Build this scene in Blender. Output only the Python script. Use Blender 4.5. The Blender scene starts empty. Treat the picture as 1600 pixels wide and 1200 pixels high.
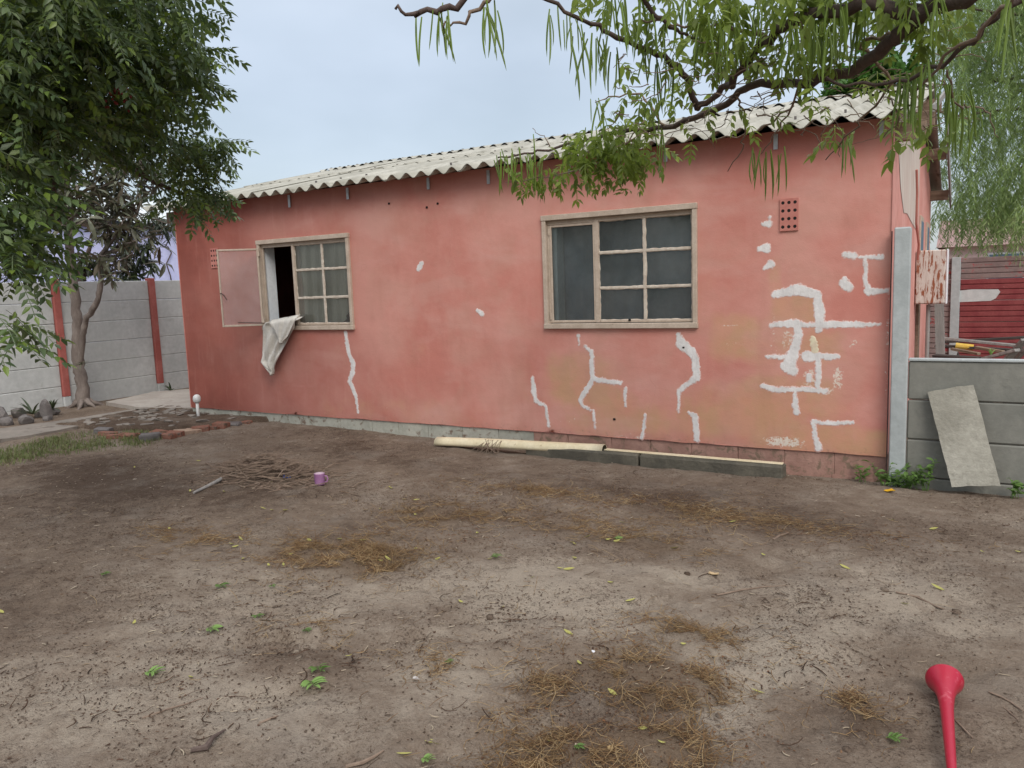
import bpy, bmesh, math, random
import numpy as np
from mathutils import Vector, Matrix
random.seed(7); RS = np.random.RandomState(11)
SC = bpy.context.scene
COL = SC.collection

# ------------------------------------------------------------------ camera
CAM = np.array([0.5045, -6.395, 1.4856])
def cam_axes(yaw, pitch, roll):
    f = np.array([math.sin(yaw)*math.cos(pitch), math.cos(yaw)*math.cos(pitch), math.sin(pitch)])
    r = np.array([math.cos(yaw), -math.sin(yaw), 0.0]); u = np.cross(r, f)
    c, s = math.cos(roll), math.sin(roll)
    return c*r+s*u, -s*r+c*u, f
FPX = 1218.43
CR, CU, CF = cam_axes(-.5316, -.1249, -.0364)
cd = bpy.data.cameras.new('camera'); cam = bpy.data.objects.new('camera', cd); COL.objects.link(cam)
cam.matrix_world = Matrix(((CR[0], CU[0], -CF[0], CAM[0]), (CR[1], CU[1], -CF[1], CAM[1]), (CR[2], CU[2], -CF[2], CAM[2]), (0, 0, 0, 1)))
cd.sensor_width = 36; cd.lens = 36*FPX/1600; cd.clip_start = .05; cd.clip_end = 2000
SC.camera = cam

# ------------------------------------------------------------------ world, sun, exposure
SUN_EL, SUN_AZ = math.radians(42), math.radians(138)     # azimuth clockwise from +Y (north)
w = bpy.data.worlds.new('World'); SC.world = w; w.use_nodes = True
nt = w.node_tree; nt.nodes.clear()
def wn(t, **k):
    n = nt.nodes.new(t)
    for a, b in k.items(): setattr(n, a, b)
    return n
out = wn('ShaderNodeOutputWorld'); bg = wn('ShaderNodeBackground'); bg2 = wn('ShaderNodeBackground'); add = wn('ShaderNodeAddShader')
sky = wn('ShaderNodeTexSky', sky_type='NISHITA', sun_disc=False, sun_elevation=SUN_EL, sun_rotation=SUN_AZ, air_density=1.0, dust_density=2.0)
nt.links.new(sky.outputs[0], bg.inputs[0]); bg.inputs[1].default_value = .05
tc = wn('ShaderNodeTexCoord'); mp = wn('ShaderNodeMapping'); mp.inputs['Scale'].default_value = (1, 1, 2.2)
nz = wn('ShaderNodeTexNoise'); nz.inputs['Scale'].default_value = 1.9; nz.inputs['Detail'].default_value = 5; nz.inputs['Roughness'].default_value = .45
cr = wn('ShaderNodeValToRGB')
cr.color_ramp.elements[0].position = .38; cr.color_ramp.elements[0].color = (.315, .350, .375, 1)
cr.color_ramp.elements[1].position = .64; cr.color_ramp.elements[1].color = (.46, .50, .55, 1)
nt.links.new(tc.outputs['Generated'], mp.inputs[0]); nt.links.new(mp.outputs[0], nz.inputs[0]); nt.links.new(nz.outputs[0], cr.inputs[0])
sx = wn('ShaderNodeSeparateXYZ'); nt.links.new(tc.outputs['Generated'], sx.inputs[0])
mr = wn('ShaderNodeMapRange'); mr.inputs[1].default_value = .25; mr.inputs[2].default_value = 1.0; mr.inputs[3].default_value = .92; mr.inputs[4].default_value = 2.6
nt.links.new(sx.outputs[2], mr.inputs[0]); mxc = wn('ShaderNodeMix', data_type='RGBA'); mrc = wn('ShaderNodeMapRange'); mrc.inputs[1].default_value = .3; mrc.inputs[2].default_value = .9
nt.links.new(sx.outputs[2], mrc.inputs[0]); nt.links.new(mrc.outputs[0], mxc.inputs[0]); nt.links.new(cr.outputs[0], mxc.inputs[6]); mxc.inputs[7].default_value = (.53, .53, .53, 1)
nt.links.new(mxc.outputs[2], bg2.inputs[0]); nt.links.new(mr.outputs[0], bg2.inputs[1])
nt.links.new(bg.outputs[0], add.inputs[0]); nt.links.new(bg2.outputs[0], add.inputs[1]); nt.links.new(add.outputs[0], out.inputs[0])
sd = bpy.data.lights.new('sun', 'SUN'); sun = bpy.data.objects.new('sun', sd); COL.objects.link(sun)
sd.energy = 1.5; sd.angle = math.radians(30); sd.color = (1, .95, .88)
sdir = Vector((math.sin(SUN_AZ)*math.cos(SUN_EL), math.cos(SUN_AZ)*math.cos(SUN_EL), math.sin(SUN_EL)))
sun.rotation_euler = (-sdir).to_track_quat('-Z', 'Y').to_euler(); sun.location = (0, 0, 20)
SC.view_settings.view_transform = 'Standard'; SC.view_settings.look = 'None'
SC.view_settings.gamma = 1; SC.view_settings.exposure = 0.22; SC.view_settings.use_curve_mapping = False

# ------------------------------------------------------------------ geometry helpers
def ray(px, py):
    d = CF+(px-800)/FPX*CR-(py-600)/FPX*CU
    return d/np.linalg.norm(d)
def at(px, py, dist): return CAM+ray(px, py)*dist
def onplane(px, py, ax, v=0.0):
    d = ray(px, py); return CAM+d*((v-CAM[ax])/d[ax])
def project(P):
    P = np.atleast_2d(P)-CAM; z = P@CF
    return 800+FPX*(P@CR)/z, 600-FPX*(P@CU)/z, z
_perm = {}
def vnoise(x, y, seed=0):
    x = np.asarray(x, float); y = np.asarray(y, float)
    if seed not in _perm: _perm[seed] = np.random.RandomState(seed+100).rand(256, 256)
    T = _perm[seed]; xi = np.floor(x).astype(int); yi = np.floor(y).astype(int)
    fx = x-xi; fy = y-yi; fx = fx*fx*(3-2*fx); fy = fy*fy*(3-2*fy)
    a = T[xi & 255, yi & 255]; b = T[(xi+1) & 255, yi & 255]; c = T[xi & 255, (yi+1) & 255]; d = T[(xi+1) & 255, (yi+1) & 255]
    return (a*(1-fx)+b*fx)*(1-fy)+(c*(1-fx)+d*fx)*fy
def fbm(x, y, seed=0, oct=4, gain=.5):
    s = 0; a = 1; t = 0
    for o in range(oct):
        s = s+a*vnoise(x*2**o+17.3*o, y*2**o+9.1*o, seed+o); t += a; a *= gain
    return s/t
def sst(a, b, x):
    t = np.clip((np.asarray(x, float)-a)/(b-a), 0, 1); return t*t*(3-2*t)
def gz(x, y):
    """height of the yard"""
    x = np.asarray(x, float); y = np.asarray(y, float)
    z = -sst(-6.8, -1.0, x)*(.10-.040*sst(-.02, -.35, y)-.03*sst(-.5, -2.2, y))-.06*sst(-1.2, -4.0, y)*sst(-6, -8.5, x)
    near = np.exp(-((x+4)/9.)**4-((y+2)/7.)**4)
    z = z+near*(.05*(fbm(x*.7, y*.7, 3, 3)-.5))*sst(0, -.8, y)
    tr = np.exp(-((x-(-1.0+.28*(y+4)))/.16)**2)+np.exp(-((x-(.15+.28*(y+4)))/.18)**2)
    z = z-.012*tr*sst(-2., -3.0, y)*fbm(x*3, y*3, 9, 2)
    return z
def gz1(x, y): return float(gz(x, y))
def gr(px, py, up=0.0):
    z = -.05
    for _ in range(4):
        p = onplane(px, py, 2, z); z = gz1(p[0], p[1])+up
    return p
def mesh_from(name, V, Fc, mat, parent=None, smooth=False, attrs=None, nper=None, mats=None, midx=None):
    V = np.asarray(V, np.float32).reshape(-1, 3)
    me = bpy.data.meshes.new(name)
    if isinstance(Fc, np.ndarray):
        n, k = Fc.shape
        me.vertices.add(len(V)); me.vertices.foreach_set('co', V.ravel())
        me.loops.add(n*k); me.loops.foreach_set('vertex_index', Fc.astype(np.int32).ravel())
        me.polygons.add(n); me.polygons.foreach_set('loop_start', np.arange(0, n*k, k, dtype=np.int32))
        me.update(calc_edges=True)
    else:
        me.from_pydata([tuple(map(float, v)) for v in V], [], [tuple(f) for f in Fc]); me.update()
    for m in (mats or [mat]): me.materials.append(m)
    if midx is not None: me.polygons.foreach_set('material_index', np.asarray(midx, np.int32))
    if smooth: me.polygons.foreach_set('use_smooth', np.ones(len(me.polygons), bool))
    if attrs:
        for k, a in attrs.items():
            at_ = me.attributes.new(k, 'FLOAT', 'POINT'); at_.data.foreach_set('value', np.asarray(a, np.float32).ravel())
    me.update()
    o = bpy.data.objects.new(name, me); COL.objects.link(o)
    if parent: o.parent = parent
    return o
class MB:
    """collects shapes for ONE mesh object"""
    def __init__(s): s.V = []; s.F = []
    def add(s, V, F):
        n = len(s.V); s.V += [tuple(map(float, v)) for v in V]; s.F += [tuple(i+n for i in f) for f in F]; return s
    def box(s, a, b, M=None, bev=0.0, jit=0.0):
        x0, y0, z0 = a; x1, y1, z1 = b
        bm = bmesh.new(); bmesh.ops.create_cube(bm, size=1)
        for v in bm.verts: v.co = Vector(((x0+x1)/2+v.co.x*(x1-x0), (y0+y1)/2+v.co.y*(y1-y0), (z0+z1)/2+v.co.z*(z1-z0)))
        if bev: bmesh.ops.bevel(bm, geom=bm.edges[:], offset=bev, segments=1, affect='EDGES')
        if jit:
            for v in bm.verts: v.co += Vector([random.uniform(-jit, jit) for _ in range(3)])
        if M is not None: bm.transform(M)
        bm.verts.index_update()
        s.add([v.co for v in bm.verts], [[v.index for v in f.verts] for f in bm.faces]); bm.free(); return s
    def tube(s, P, R, n=8, cap=True, squash=1.0):
        P = [Vector(p) for p in P]; R = R if hasattr(R, '__len__') else [R]*len(P)
        V = []; F = []; up = Vector((0.13, .31, .94)); ref = None
        for i, p in enumerate(P):
            d = (P[min(i+1, len(P)-1)]-P[max(i-1, 0)]).normalized()
            if ref is None: ref = d.orthogonal().normalized()
            ref = (ref-d*ref.dot(d)).normalized(); b = d.cross(ref)
            for k in range(n):
                a = 2*math.pi*k/n; V.append(p+R[i]*(math.cos(a)*ref+math.sin(a)*b*squash))
        for i in range(len(P)-1):
            for k in range(n): F.append((i*n+k, i*n+(k+1) % n, (i+1)*n+(k+1) % n, (i+1)*n+k))
        if cap: F.append(tuple(range(n-1, -1, -1))); F.append(tuple((len(P)-1)*n+k for k in range(n)))
        return s.add(V, F)
    def lathe(s, prof, n=24, M=None):
        V = []; F = []
        for (r, h) in prof:
            for k in range(n):
                a = 2*math.pi*k/n; v = Vector((r*math.cos(a), r*math.sin(a), h)); V.append(M@v if M is not None else v)
        for i in range(len(prof)-1):
            for k in range(n): F.append((i*n+k, i*n+(k+1) % n, (i+1)*n+(k+1) % n, (i+1)*n+k))
        return s.add(V, F)
    def build(s, name, mat, parent=None, smooth=False, loc=None):
        V = np.array(s.V)
        if loc is not None: V = V-np.array(loc)
        o = mesh_from(name, V, s.F, mat, parent, smooth)
        if loc is not None: o.location = loc
        return o
def tag(o, label=None, cat=None, group=None, kind=None):
    if label: o['label'] = label
    if cat: o['category'] = cat
    if group: o['group'] = group
    if kind: o['kind'] = kind
    return o
def empty(name, loc, rz=0.0):
    o = bpy.data.objects.new(name, None); COL.objects.link(o); o.location = tuple(map(float, loc)); o.rotation_euler = (0, 0, rz); o.empty_display_size = .1
    return o
def put(o, parent):                      # child built in world coordinates under an Empty with only a translation
    o.parent = parent; o.matrix_parent_inverse = Matrix.Translation(-Vector(parent.location)); return o

# ------------------------------------------------------------------ material helpers
class Mat:
    def __init__(s, name, rough=.8, spec=.3):
        s.m = bpy.data.materials.new(name); s.m.use_nodes = True; s.t = s.m.node_tree
        s.b = s.t.nodes['Principled BSDF']; s.b.inputs['Roughness'].default_value = rough
        s.b.inputs['Specular IOR Level'].default_value = spec
        s.co = s.n('ShaderNodeTexCoord').outputs['Object']
    def n(s, t, **k):
        n = s.t.nodes.new(t)
        for a, b in k.items(): setattr(n, a, b)
        return n
    def L(s, a, b): s.t.links.new(a, b)
    def mapping(s, scale=(1, 1, 1), rot=(0, 0, 0)):
        n = s.n('ShaderNodeMapping'); n.inputs['Scale'].default_value = scale; n.inputs['Rotation'].default_value = rot; s.L(s.co, n.inputs[0]); return n.outputs[0]
    def noise(s, sc, det=4, rough=.55, co=None, dist=0.0):
        n = s.n('ShaderNodeTexNoise'); n.inputs['Scale'].default_value = sc; n.inputs['Detail'].default_value = det; n.inputs['Roughness'].default_value = rough; n.inputs['Distortion'].default_value = dist
        s.L(co if co is not None else s.co, n.inputs[0]); return n.outputs['Fac']
    def ramp(s, f, lo, hi, a=0.0, b=1.0):
        n = s.n('ShaderNodeMapRange', interpolation_type='SMOOTHSTEP'); s.L(f, n.inputs[0])
        for i, v in enumerate((lo, hi, a, b)): n.inputs[i+1].default_value = v
        return n.outputs[0]
    def mix(s, f, a, b, mode='MIX'):
        n = s.n('ShaderNodeMix', data_type='RGBA', blend_type=mode)
        if isinstance(f, float): n.inputs[0].default_value = f
        else: s.L(f, n.inputs[0])
        for i, v in ((6, a), (7, b)):
            if isinstance(v, tuple): n.inputs[i].default_value = (*v[:3], 1)
            else: s.L(v, n.inputs[i])
        return n.outputs[2]
    def math(s, op, a, b=0.5, clamp=False):
        n = s.n('ShaderNodeMath', operation=op, use_clamp=clamp)
        for i, v in ((0, a), (1, b)):
            if isinstance(v, (int, float)): n.inputs[i].default_value = v
            else: s.L(v, n.inputs[i])
        return n.outputs[0]
    def attr(s, name): return s.n('ShaderNodeAttribute', attribute_name=name).outputs['Fac']
    def color(s, c):
        if isinstance(c, tuple): s.b.inputs['Base Color'].default_value = (*c[:3], 1)
        else: s.L(c, s.b.inputs['Base Color'])
        return s
    def bump(s, h, strength=.4, dist=.01):
        n = s.n('ShaderNodeBump'); n.inputs['Strength'].default_value = strength; n.inputs['Distance'].default_value = dist
        s.L(h, n.inputs['Height']); s.L(n.outputs[0], s.b.inputs['Normal']); return s
def worn(name, c1, c2, rough=.85, sc=6., bump=.3, bsc=60., dist=.004, spots=None, spotthr=(.62, .7), scale=(1, 1, 1), spec=.25, metal=0.):
    m = Mat(name, rough, spec); co = m.mapping(scale)
    f = m.ramp(m.noise(sc, 6, .6, co), .32, .68); c = m.mix(f, c1, c2)
    g = m.noise(sc*7, 4, .6, co); c = m.mix(m.ramp(g, .3, .7, 0., .35), c, tuple(x*.72 for x in c1))
    if spots: c = m.mix(m.ramp(m.noise(sc*1.9, 6, .65, co, .4), spotthr[0], spotthr[1]), c, spots)
    m.color(c); m.bump(m.noise(bsc, 5, .6, co), bump, dist); m.b.inputs['Metallic'].default_value = metal
    return m.m
def leafmat(name, cols, trans=.35, rough=.45, spec=.4):
    m = Mat(name, rough, spec)
    isl = m.n('ShaderNodeNewGeometry').outputs['Random Per Island']
    rp = m.n('ShaderNodeValToRGB'); cb = rp.color_ramp
    while len(cb.elements) < len(cols): cb.elements.new(.5)
    for i, (e, c) in enumerate(zip(cb.elements, cols)): e.position = i/(len(cols)-1); e.color = (*c, 1)
    m.L(isl, rp.inputs[0]); c = m.mix(m.ramp(m.noise(2.2, 2), .35, .65, 0., .35), rp.outputs[0], tuple(x*.6 for x in cols[0]))
    m.color(c)
    tr = m.n('ShaderNodeBsdfTranslucent'); mx = m.n('ShaderNodeMixShader'); mx.inputs[0].default_value = trans
    m.L(m.mix(.5, c, tuple(min(1, x*1.3) for x in cols[-1])), tr.inputs[0])
    o = m.t.nodes['Material Output']; m.L(m.b.outputs[0], mx.inputs[1]); m.L(tr.outputs[0], mx.inputs[2]); m.L(mx.outputs[0], o.inputs[0])
    return m.m

# ------------------------------------------------------------------ materials
def soil_mat():
    m = Mat('soil', .95, .12)
    dark, mid, pale, bluish = (.095, .066, .048), (.195, .148, .112), (.335, .280, .222), (.26, .222, .185)
    a = m.attr('dry'); n1 = m.noise(1.6, 7, .62); n2 = m.noise(9, 6, .62); n3 = m.noise(45, 4, .6)
    f = m.math('ADD', a, m.math('MULTIPLY', m.math('SUBTRACT', n1, .5), .75)); f = m.math('ADD', f, m.math('MULTIPLY', m.math('SUBTRACT', n2, .5), .75))
    f = m.math('ADD', f, m.math('MULTIPLY', m.math('SUBTRACT', n3, .5), .35))
    c = m.mix(m.ramp(f, .05, .5), dark, mid); c = m.mix(m.ramp(f, .42, .95), c, pale)
    c = m.mix(m.ramp(m.noise(2.7, 3), .5, .7, 0., .35), c, bluish, 'MIX')
    msk = m.ramp(m.math('ADD', m.noise(2.1, 5, .6), m.math('MULTIPLY', m.attr('dry'), -.12)), .34, .52)
    for sc_, lo_, hi_, am_, col_ in ((38, .55, .64, .75, (.070, .048, .036)), (75, .54, .62, .70, (.060, .040, .030)), (24, .58, .68, .5, (.10, .062, .042))):
        c = m.mix(m.math('MULTIPLY', m.ramp(m.noise(sc_, 4, .7, dist=.8), lo_, hi_, 0., am_), msk), c, col_)
    c = m.mix(m.ramp(m.noise(52, 4, .7), .60, .70, 0., .35), c, (.40, .345, .28))
    sp = m.noise(160, 3, .6); c = m.mix(m.ramp(sp, .6, .72, 0., .6), c, (.05, .034, .024))
    mpx = m.mapping((14, 52, 1), (0, 0, .5)); c = m.mix(m.ramp(m.noise(1, 6, .7, mpx, .6), .57, .70, 0., .65), c, (.062, .042, .030))
    c = m.mix(m.ramp(m.attr('straw'), .1, .9, 0., .6), c, (.12, .078, .046))
    c = m.mix(m.ramp(m.noise(300, 2, .5), .68, .76, 0., .5), c, (.45, .40, .34))
    m.color(c)
    h = m.math('ADD', m.math('MULTIPLY', m.noise(22, 7, .68), 1.0), m.math('MULTIPLY', m.noise(110, 5, .65), .5)); m.bump(h, .9, .026)
    return m.m
def paint_mat():
    m = Mat('pink_wall_paint', .8, .25)
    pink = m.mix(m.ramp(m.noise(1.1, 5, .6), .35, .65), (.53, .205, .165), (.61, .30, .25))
    deep = m.mix(m.ramp(m.noise(1.7, 5, .6), .35, .65), (.22, .060, .043), (.29, .085, .062))  # darker paint, also holds the tree shade on the wall's left end
    c = m.mix(m.attr('fade_shade'), deep, pink)
    och = m.math('ADD', m.attr('ochre'), m.math('MULTIPLY', m.math('SUBTRACT', m.noise(4, 6, .65), .5), 1.1))
    c = m.mix(m.ramp(och, .22, .85, 0., .8), c, m.mix(m.ramp(m.noise(5, 4), .4, .6), (.50, .30, .17), (.55, .29, .185)))
    c = m.mix(m.math('MULTIPLY', m.ramp(m.noise(2.3, 5, .6, dist=.6), .42, .68, 0., .30), m.attr('fade_shade')), c, (.47, .27, .205))
    c = m.mix(m.math('MULTIPLY', m.ramp(m.noise(.9, 4, .6, m.mapping((1, 1, 2.4)), .3), .50, .64, 0., .30), m.attr('fade_shade')), c, (.60, .36, .31))
    # brush and run marks
    st = m.mapping((12, 12, 1.9)); c = m.mix(m.ramp(m.noise(1, 4, .6, st), .52, .72, 0., .12), c, (.60, .32, .27))
    st2 = m.mapping((3, 3, .8)); c = m.mix(m.ramp(m.noise(1, 5, .6, st2), .50, .75, 0., .22), c, (.36, .14, .10))
    # chalky bloom and scraped spots
    ch = m.math('ADD', m.attr('scrape'), m.math('MULTIPLY', m.math('SUBTRACT', m.noise(38, 6, .75), .5), 2.6))
    c = m.mix(m.ramp(ch, .56, .72), c, (.66, .58, .50))
    vo = m.n('ShaderNodeTexVoronoi', feature='DISTANCE_TO_EDGE'); vo.inputs['Scale'].default_value = 1.3; m.L(m.mix(.12, m.co, m.n('ShaderNodeTexNoise').outputs[1]), vo.inputs[0])
    hair = m.math('MULTIPLY', m.ramp(vo.outputs[0], .0015, .004, 1., 0.), m.ramp(m.noise(1.4, 3), .52, .60)); c = m.mix(m.math('MULTIPLY', hair, .10), c, (.25, .12, .09))
    c = m.mix(m.ramp(m.noise(13, 7, .7), .73, .78, 0., .5), c, (.70, .52, .46))
    sp_ = m.math('ADD', m.attr('splash'), m.math('MULTIPLY', m.math('SUBTRACT', m.noise(30, 6, .75), .5), 1.8)); c = m.mix(m.ramp(sp_, .55, .95, 0., .65), c, (.25, .17, .12))
    gr_ = m.math('ADD', m.attr('grime_shade'), m.math('MULTIPLY', m.math('SUBTRACT', m.noise(6, 6, .7), .5), .9))  # real dirt together with painted shade
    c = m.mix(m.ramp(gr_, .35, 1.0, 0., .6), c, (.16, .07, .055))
    m.color(c); m.bump(m.math('ADD', m.noise(9, 6, .6), m.math('MULTIPLY', m.noise(120, 4, .6), .25)), .35, .012)
    return m.m
M = {}
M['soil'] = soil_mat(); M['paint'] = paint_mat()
M['sidepaint'] = worn('side_wall_paint', (.62, .27, .225), (.70, .36, .31), sc=1.5, bump=.25, spots=(.74, .66, .60), spotthr=(.66, .76))
M['bareplaster'] = worn('bare_plaster', (.66, .60, .53), (.56, .42, .36), sc=2, scale=(6, 6, .8), bump=.2)
M['filler'] = worn('white_crack_filler', (.72, .70, .70), (.60, .57, .56), rough=.9, sc=14, bump=.5, bsc=70, dist=.003)
def filler_mat():
    m = Mat('white_crack_filler', .9, .2); f = m.ramp(m.noise(9, 6, .65), .35, .68); c = m.mix(f, (.62, .60, .59), (.74, .72, .71))
    st = m.mapping((40, 40, 8), (0, .4, 0)); c = m.mix(m.ramp(m.noise(1, 4, .6, st), .5, .72, 0., .4), c, (.50, .45, .43))
    th = m.math('ADD', m.attr('thick'), m.math('MULTIPLY', m.math('SUBTRACT', m.noise(70, 5, .7), .5), 2.2)); c = m.mix(m.ramp(th, .0, .9, .75, 0.), c, (.60, .33, .28))
    c = m.mix(m.ramp(m.noise(22, 6, .75), .66, .74, 0., .5), c, (.40, .30, .26)); m.color(c); m.bump(m.math('ADD', m.noise(25, 5, .6), m.noise(1, 4, .6, st)), .6, .006); return m.m
M['filler'] = filler_mat()
M['fillery'] = worn('yellowed_filler', (.72, .66, .48), (.62, .50, .38), rough=.9, sc=14, bump=.5)
M['plinth'] = worn('plinth_concrete', (.34, .34, .29), (.46, .45, .39), sc=5, bump=.9, spots=(.17, .12, .09), spotthr=(.53, .66))
M['plinthpink'] = worn('plinth_pink_block', (.30, .17, .135), (.42, .25, .20), sc=5, bump=.9, spots=(.20, .14, .10), spotthr=(.52, .64))
M['framepaint'] = worn('cream_window_paint', (.44, .355, .28), (.54, .45, .37), rough=.6, sc=9, bump=.5, bsc=50, dist=.003, spots=(.30, .23, .17), spotthr=(.66, .74))
M['putty'] = worn('old_putty', (.60, .54, .46), (.46, .38, .31), rough=.9, sc=25, bump=.8, bsc=60, dist=.004, spots=(.72, .70, .66))
M['reveal'] = worn('white_reveal_plaster', (.72, .76, .80), (.78, .80, .82), sc=3, bump=.1)
M['revealblue'] = worn('blue_reveal_plaster', (.45, .60, .64), (.50, .65, .68), sc=3, bump=.1)
M['inner'] = worn('interior_wall', (.30, .29, .28), (.35, .34, .33), sc=2, bump=.1)
M['asb'] = worn('fibre_cement_roof', (.31, .30, .255), (.46, .445, .39), rough=.95, sc=2.2, scale=(1.6, .55, 1), bump=.5, bsc=45, spots=(.15, .14, .11), spotthr=(.55, .72))
M['wood'] = worn('weathered_timber', (.20, .14, .10), (.30, .22, .16), sc=3, scale=(1, 1, 10), bump=.6)
M['greywood'] = worn('grey_timber', (.24, .23, .22), (.34, .32, .30), sc=3, scale=(8, 8, 1), bump=.6)
M['galv'] = worn('galvanised_strap', (.52, .54, .56), (.40, .42, .44), rough=.5, sc=20, bump=.2, metal=.5)
M['dark'] = worn('dark_hole', (.012, .01, .01), (.02, .016, .014))
M['fence'] = worn('grey_concrete_panel', (.47, .485, .475), (.56, .57, .56), sc=2.2, bump=.5, bsc=50, spots=(.34, .34, .31), spotthr=(.60, .78))
M['fence2'] = worn('green_grey_concrete_panel', (.19, .19, .168), (.25, .245, .215), sc=2.6, bump=.5, bsc=50, spots=(.12, .12, .105), spotthr=(.56, .76))
M['postgrey'] = worn('concrete_post', (.36, .39, .39), (.44, .47, .47), sc=3, bump=.5, bsc=50, spots=(.28, .29, .28), spotthr=(.62, .74))
M['redpaint'] = worn('red_post_paint', (.34, .095, .08), (.42, .14, .12), sc=5, bump=.4, spots=(.35, .20, .17), spotthr=(.64, .74))
M['redfence'] = worn('maroon_fence_paint', (.21, .042, .045), (.27, .07, .068), sc=6, bump=.5, spots=(.42, .27, .25), spotthr=(.69, .76))
M['greyred'] = worn('worn_red_grey_paint', (.22, .16, .15), (.27, .20, .185), sc=5, bump=.5, spots=(.36, .07, .07), spotthr=(.56, .66))
M['path'] = worn('path_concrete', (.20, .175, .15), (.28, .245, .21), sc=2.5, bump=.7, bsc=30, dist=.01, spots=(.10, .078, .062), spotthr=(.55, .72))
M['apron'] = worn('apron_concrete', (.34, .30, .265), (.42, .38, .335), sc=3, bump=.5, spots=(.16, .13, .11), spotthr=(.6, .74))
M['kerb'] = worn('dark_kerb_concrete', (.085, .078, .062), (.15, .135, .105), sc=5, bump=.9, bsc=40, dist=.008, spots=(.27, .24, .20), spotthr=(.66, .78))
M['brick'] = worn('earthy_brick', (.22, .095, .065), (.28, .14, .10), sc=9, bump=.9, bsc=40, dist=.008, spots=(.12, .085, .065), spotthr=(.52, .66))
M['brickpale'] = worn('pale_brick', (.40, .29, .21), (.34, .23, .17), sc=9, bump=.9, bsc=40, dist=.008)
M['rock'] = worn('grey_stone', (.12, .108, .105), (.20, .18, .17), sc=7, bump=.9, bsc=30, dist=.01, spots=(.09, .08, .08))
M['lilac'] = worn('lilac_wall_paint', (.58, .60, .88), (.64, .66, .90), sc=2, bump=.15)
M['farroof'] = worn('pale_roof_sheet', (.56, .60, .62), (.64, .68, .70), sc=2, bump=.2)
M['farwall'] = worn('pale_pink_render', (.60, .44, .42), (.66, .50, .48), sc=2, bump=.2)
M['farroof2'] = worn('dull_red_roof', (.28, .18, .17), (.34, .22, .20), sc=3, bump=.4)
M['bark'] = worn('grey_bark', (.15, .12, .105), (.25, .21, .185), sc=9, scale=(1, 1, .35), bump=.9, bsc=30, dist=.012, spots=(.36, .33, .31), spotthr=(.62, .75))
M['darkbark'] = worn('dark_bark', (.075, .052, .045), (.12, .088, .075), sc=9, scale=(1, 1, .5), bump=.9, bsc=40, dist=.01)
M['twig'] = worn('twig_bark', (.17, .12, .09), (.27, .20, .15), sc=20, bump=.5)
M['cream'] = worn('cream_plastic', (.66, .57, .38), (.74, .66, .48), rough=.5, sc=6, bump=.2, spots=(.40, .30, .18), spotthr=(.63, .74))
M['pvc'] = worn('white_plastic', (.66, .66, .64), (.74, .74, .72), rough=.45, sc=8, bump=.1)
M['mauve'] = worn('mauve_enamel', (.33, .15, .31), (.40, .21, .38), rough=.45, sc=12, bump=.1, spots=(.52, .36, .48), spotthr=(.66, .72))
M['cupin'] = worn('pale_cup_inside', (.55, .42, .50), (.60, .48, .55), rough=.5, sc=12, bump=.1)
mm = Mat('red_horn_plastic', .32, .5); mm.color(mm.mix(mm.ramp(mm.noise(22, 6, .75), .56, .70, 0., .6), (.36, .005, .028), (.55, .12, .15))); mm.bump(mm.noise(60, 3), .08, .002); dz_ = mm.ramp(mm.noise(14, 6, .7), .50, .72, 0., .45); mm.L(dz_, mm.b.inputs['Roughness']) if 0 else None; M['horn'] = mm.m
M['cloth'] = worn('dirty_white_cloth', (.58, .55, .50), (.66, .63, .58), sc=6, bump=.5, bsc=500, dist=.001, spots=(.42, .36, .30), spotthr=(.62, .76))
M['curtain'] = worn('green_grey_curtain', (.52, .52, .42), (.60, .60, .50), sc=3, scale=(8, 8, .7), bump=.3)
M['curtaintan'] = worn('tan_curtain', (.36, .31, .24), (.42, .36, .28), sc=3, scale=(8, 8, .7), bump=.3)
M['sheet'] = worn('blue_grey_blind', (.12, .18, .235), (.16, .23, .285), sc=2, bump=.2)
M['rust'] = worn('rusty_box_steel', (.62, .58, .53), (.50, .43, .38), rough=.6, sc=9, scale=(2.2, 1, .45), bump=.5, spots=(.26, .09, .045), spotthr=(.49, .58))
M['whitebox'] = worn('white_box_edge', (.74, .75, .78), (.68, .68, .70), rough=.5, sc=8, bump=.1)
M['straw'] = leafmat('dry_straw', [(.17, .095, .045), (.30, .185, .085), (.48, .35, .19), (.12, .065, .035), (.25, .14, .065)], .1, .8, .2)
M['litter'] = leafmat('dark_litter', [(.05, .03, .02), (.085, .05, .034), (.14, .085, .055), (.035, .024, .018), (.11, .055, .035)], .0, .9, .15)
M['palelitter'] = leafmat('pale_litter', [(.34, .27, .19), (.46, .39, .30), (.24, .17, .11)], .0, .9, .15)
M['grass'] = leafmat('short_grass', [(.09, .135, .035), (.14, .19, .055), (.20, .22, .085), (.22, .19, .10)], .2, .6, .3)
M['yellowleaf'] = leafmat('yellow_leaf', [(.36, .36, .08), (.46, .42, .14), (.30, .33, .07)], .2, .6, .3)
M['greenleaf'] = leafmat('fresh_fallen_leaf', [(.17, .30, .07), (.25, .38, .12)], .25, .6, .3)
M['weed'] = leafmat('weed_leaf', [(.07, .13, .03), (.12, .22, .05), (.17, .27, .07)], .3, .5, .4)
M['leftleaf'] = leafmat('pinnate_leaf', [(.06, .10, .038), (.10, .15, .065), (.13, .20, .035), (.16, .20, .12), (.22, .31, .03), (.09, .135, .05)], .28, .42, .5)
M['rosette'] = leafmat('long_grey_green_leaf', [(.075, .085, .045), (.13, .14, .085), (.19, .20, .14), (.11, .075, .05)], .2, .4, .5)
M['darkleaf'] = leafmat('glossy_dark_leaf', [(.022, .032, .018), (.05, .07, .035), (.09, .12, .045)], .2, .35, .6)
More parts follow.
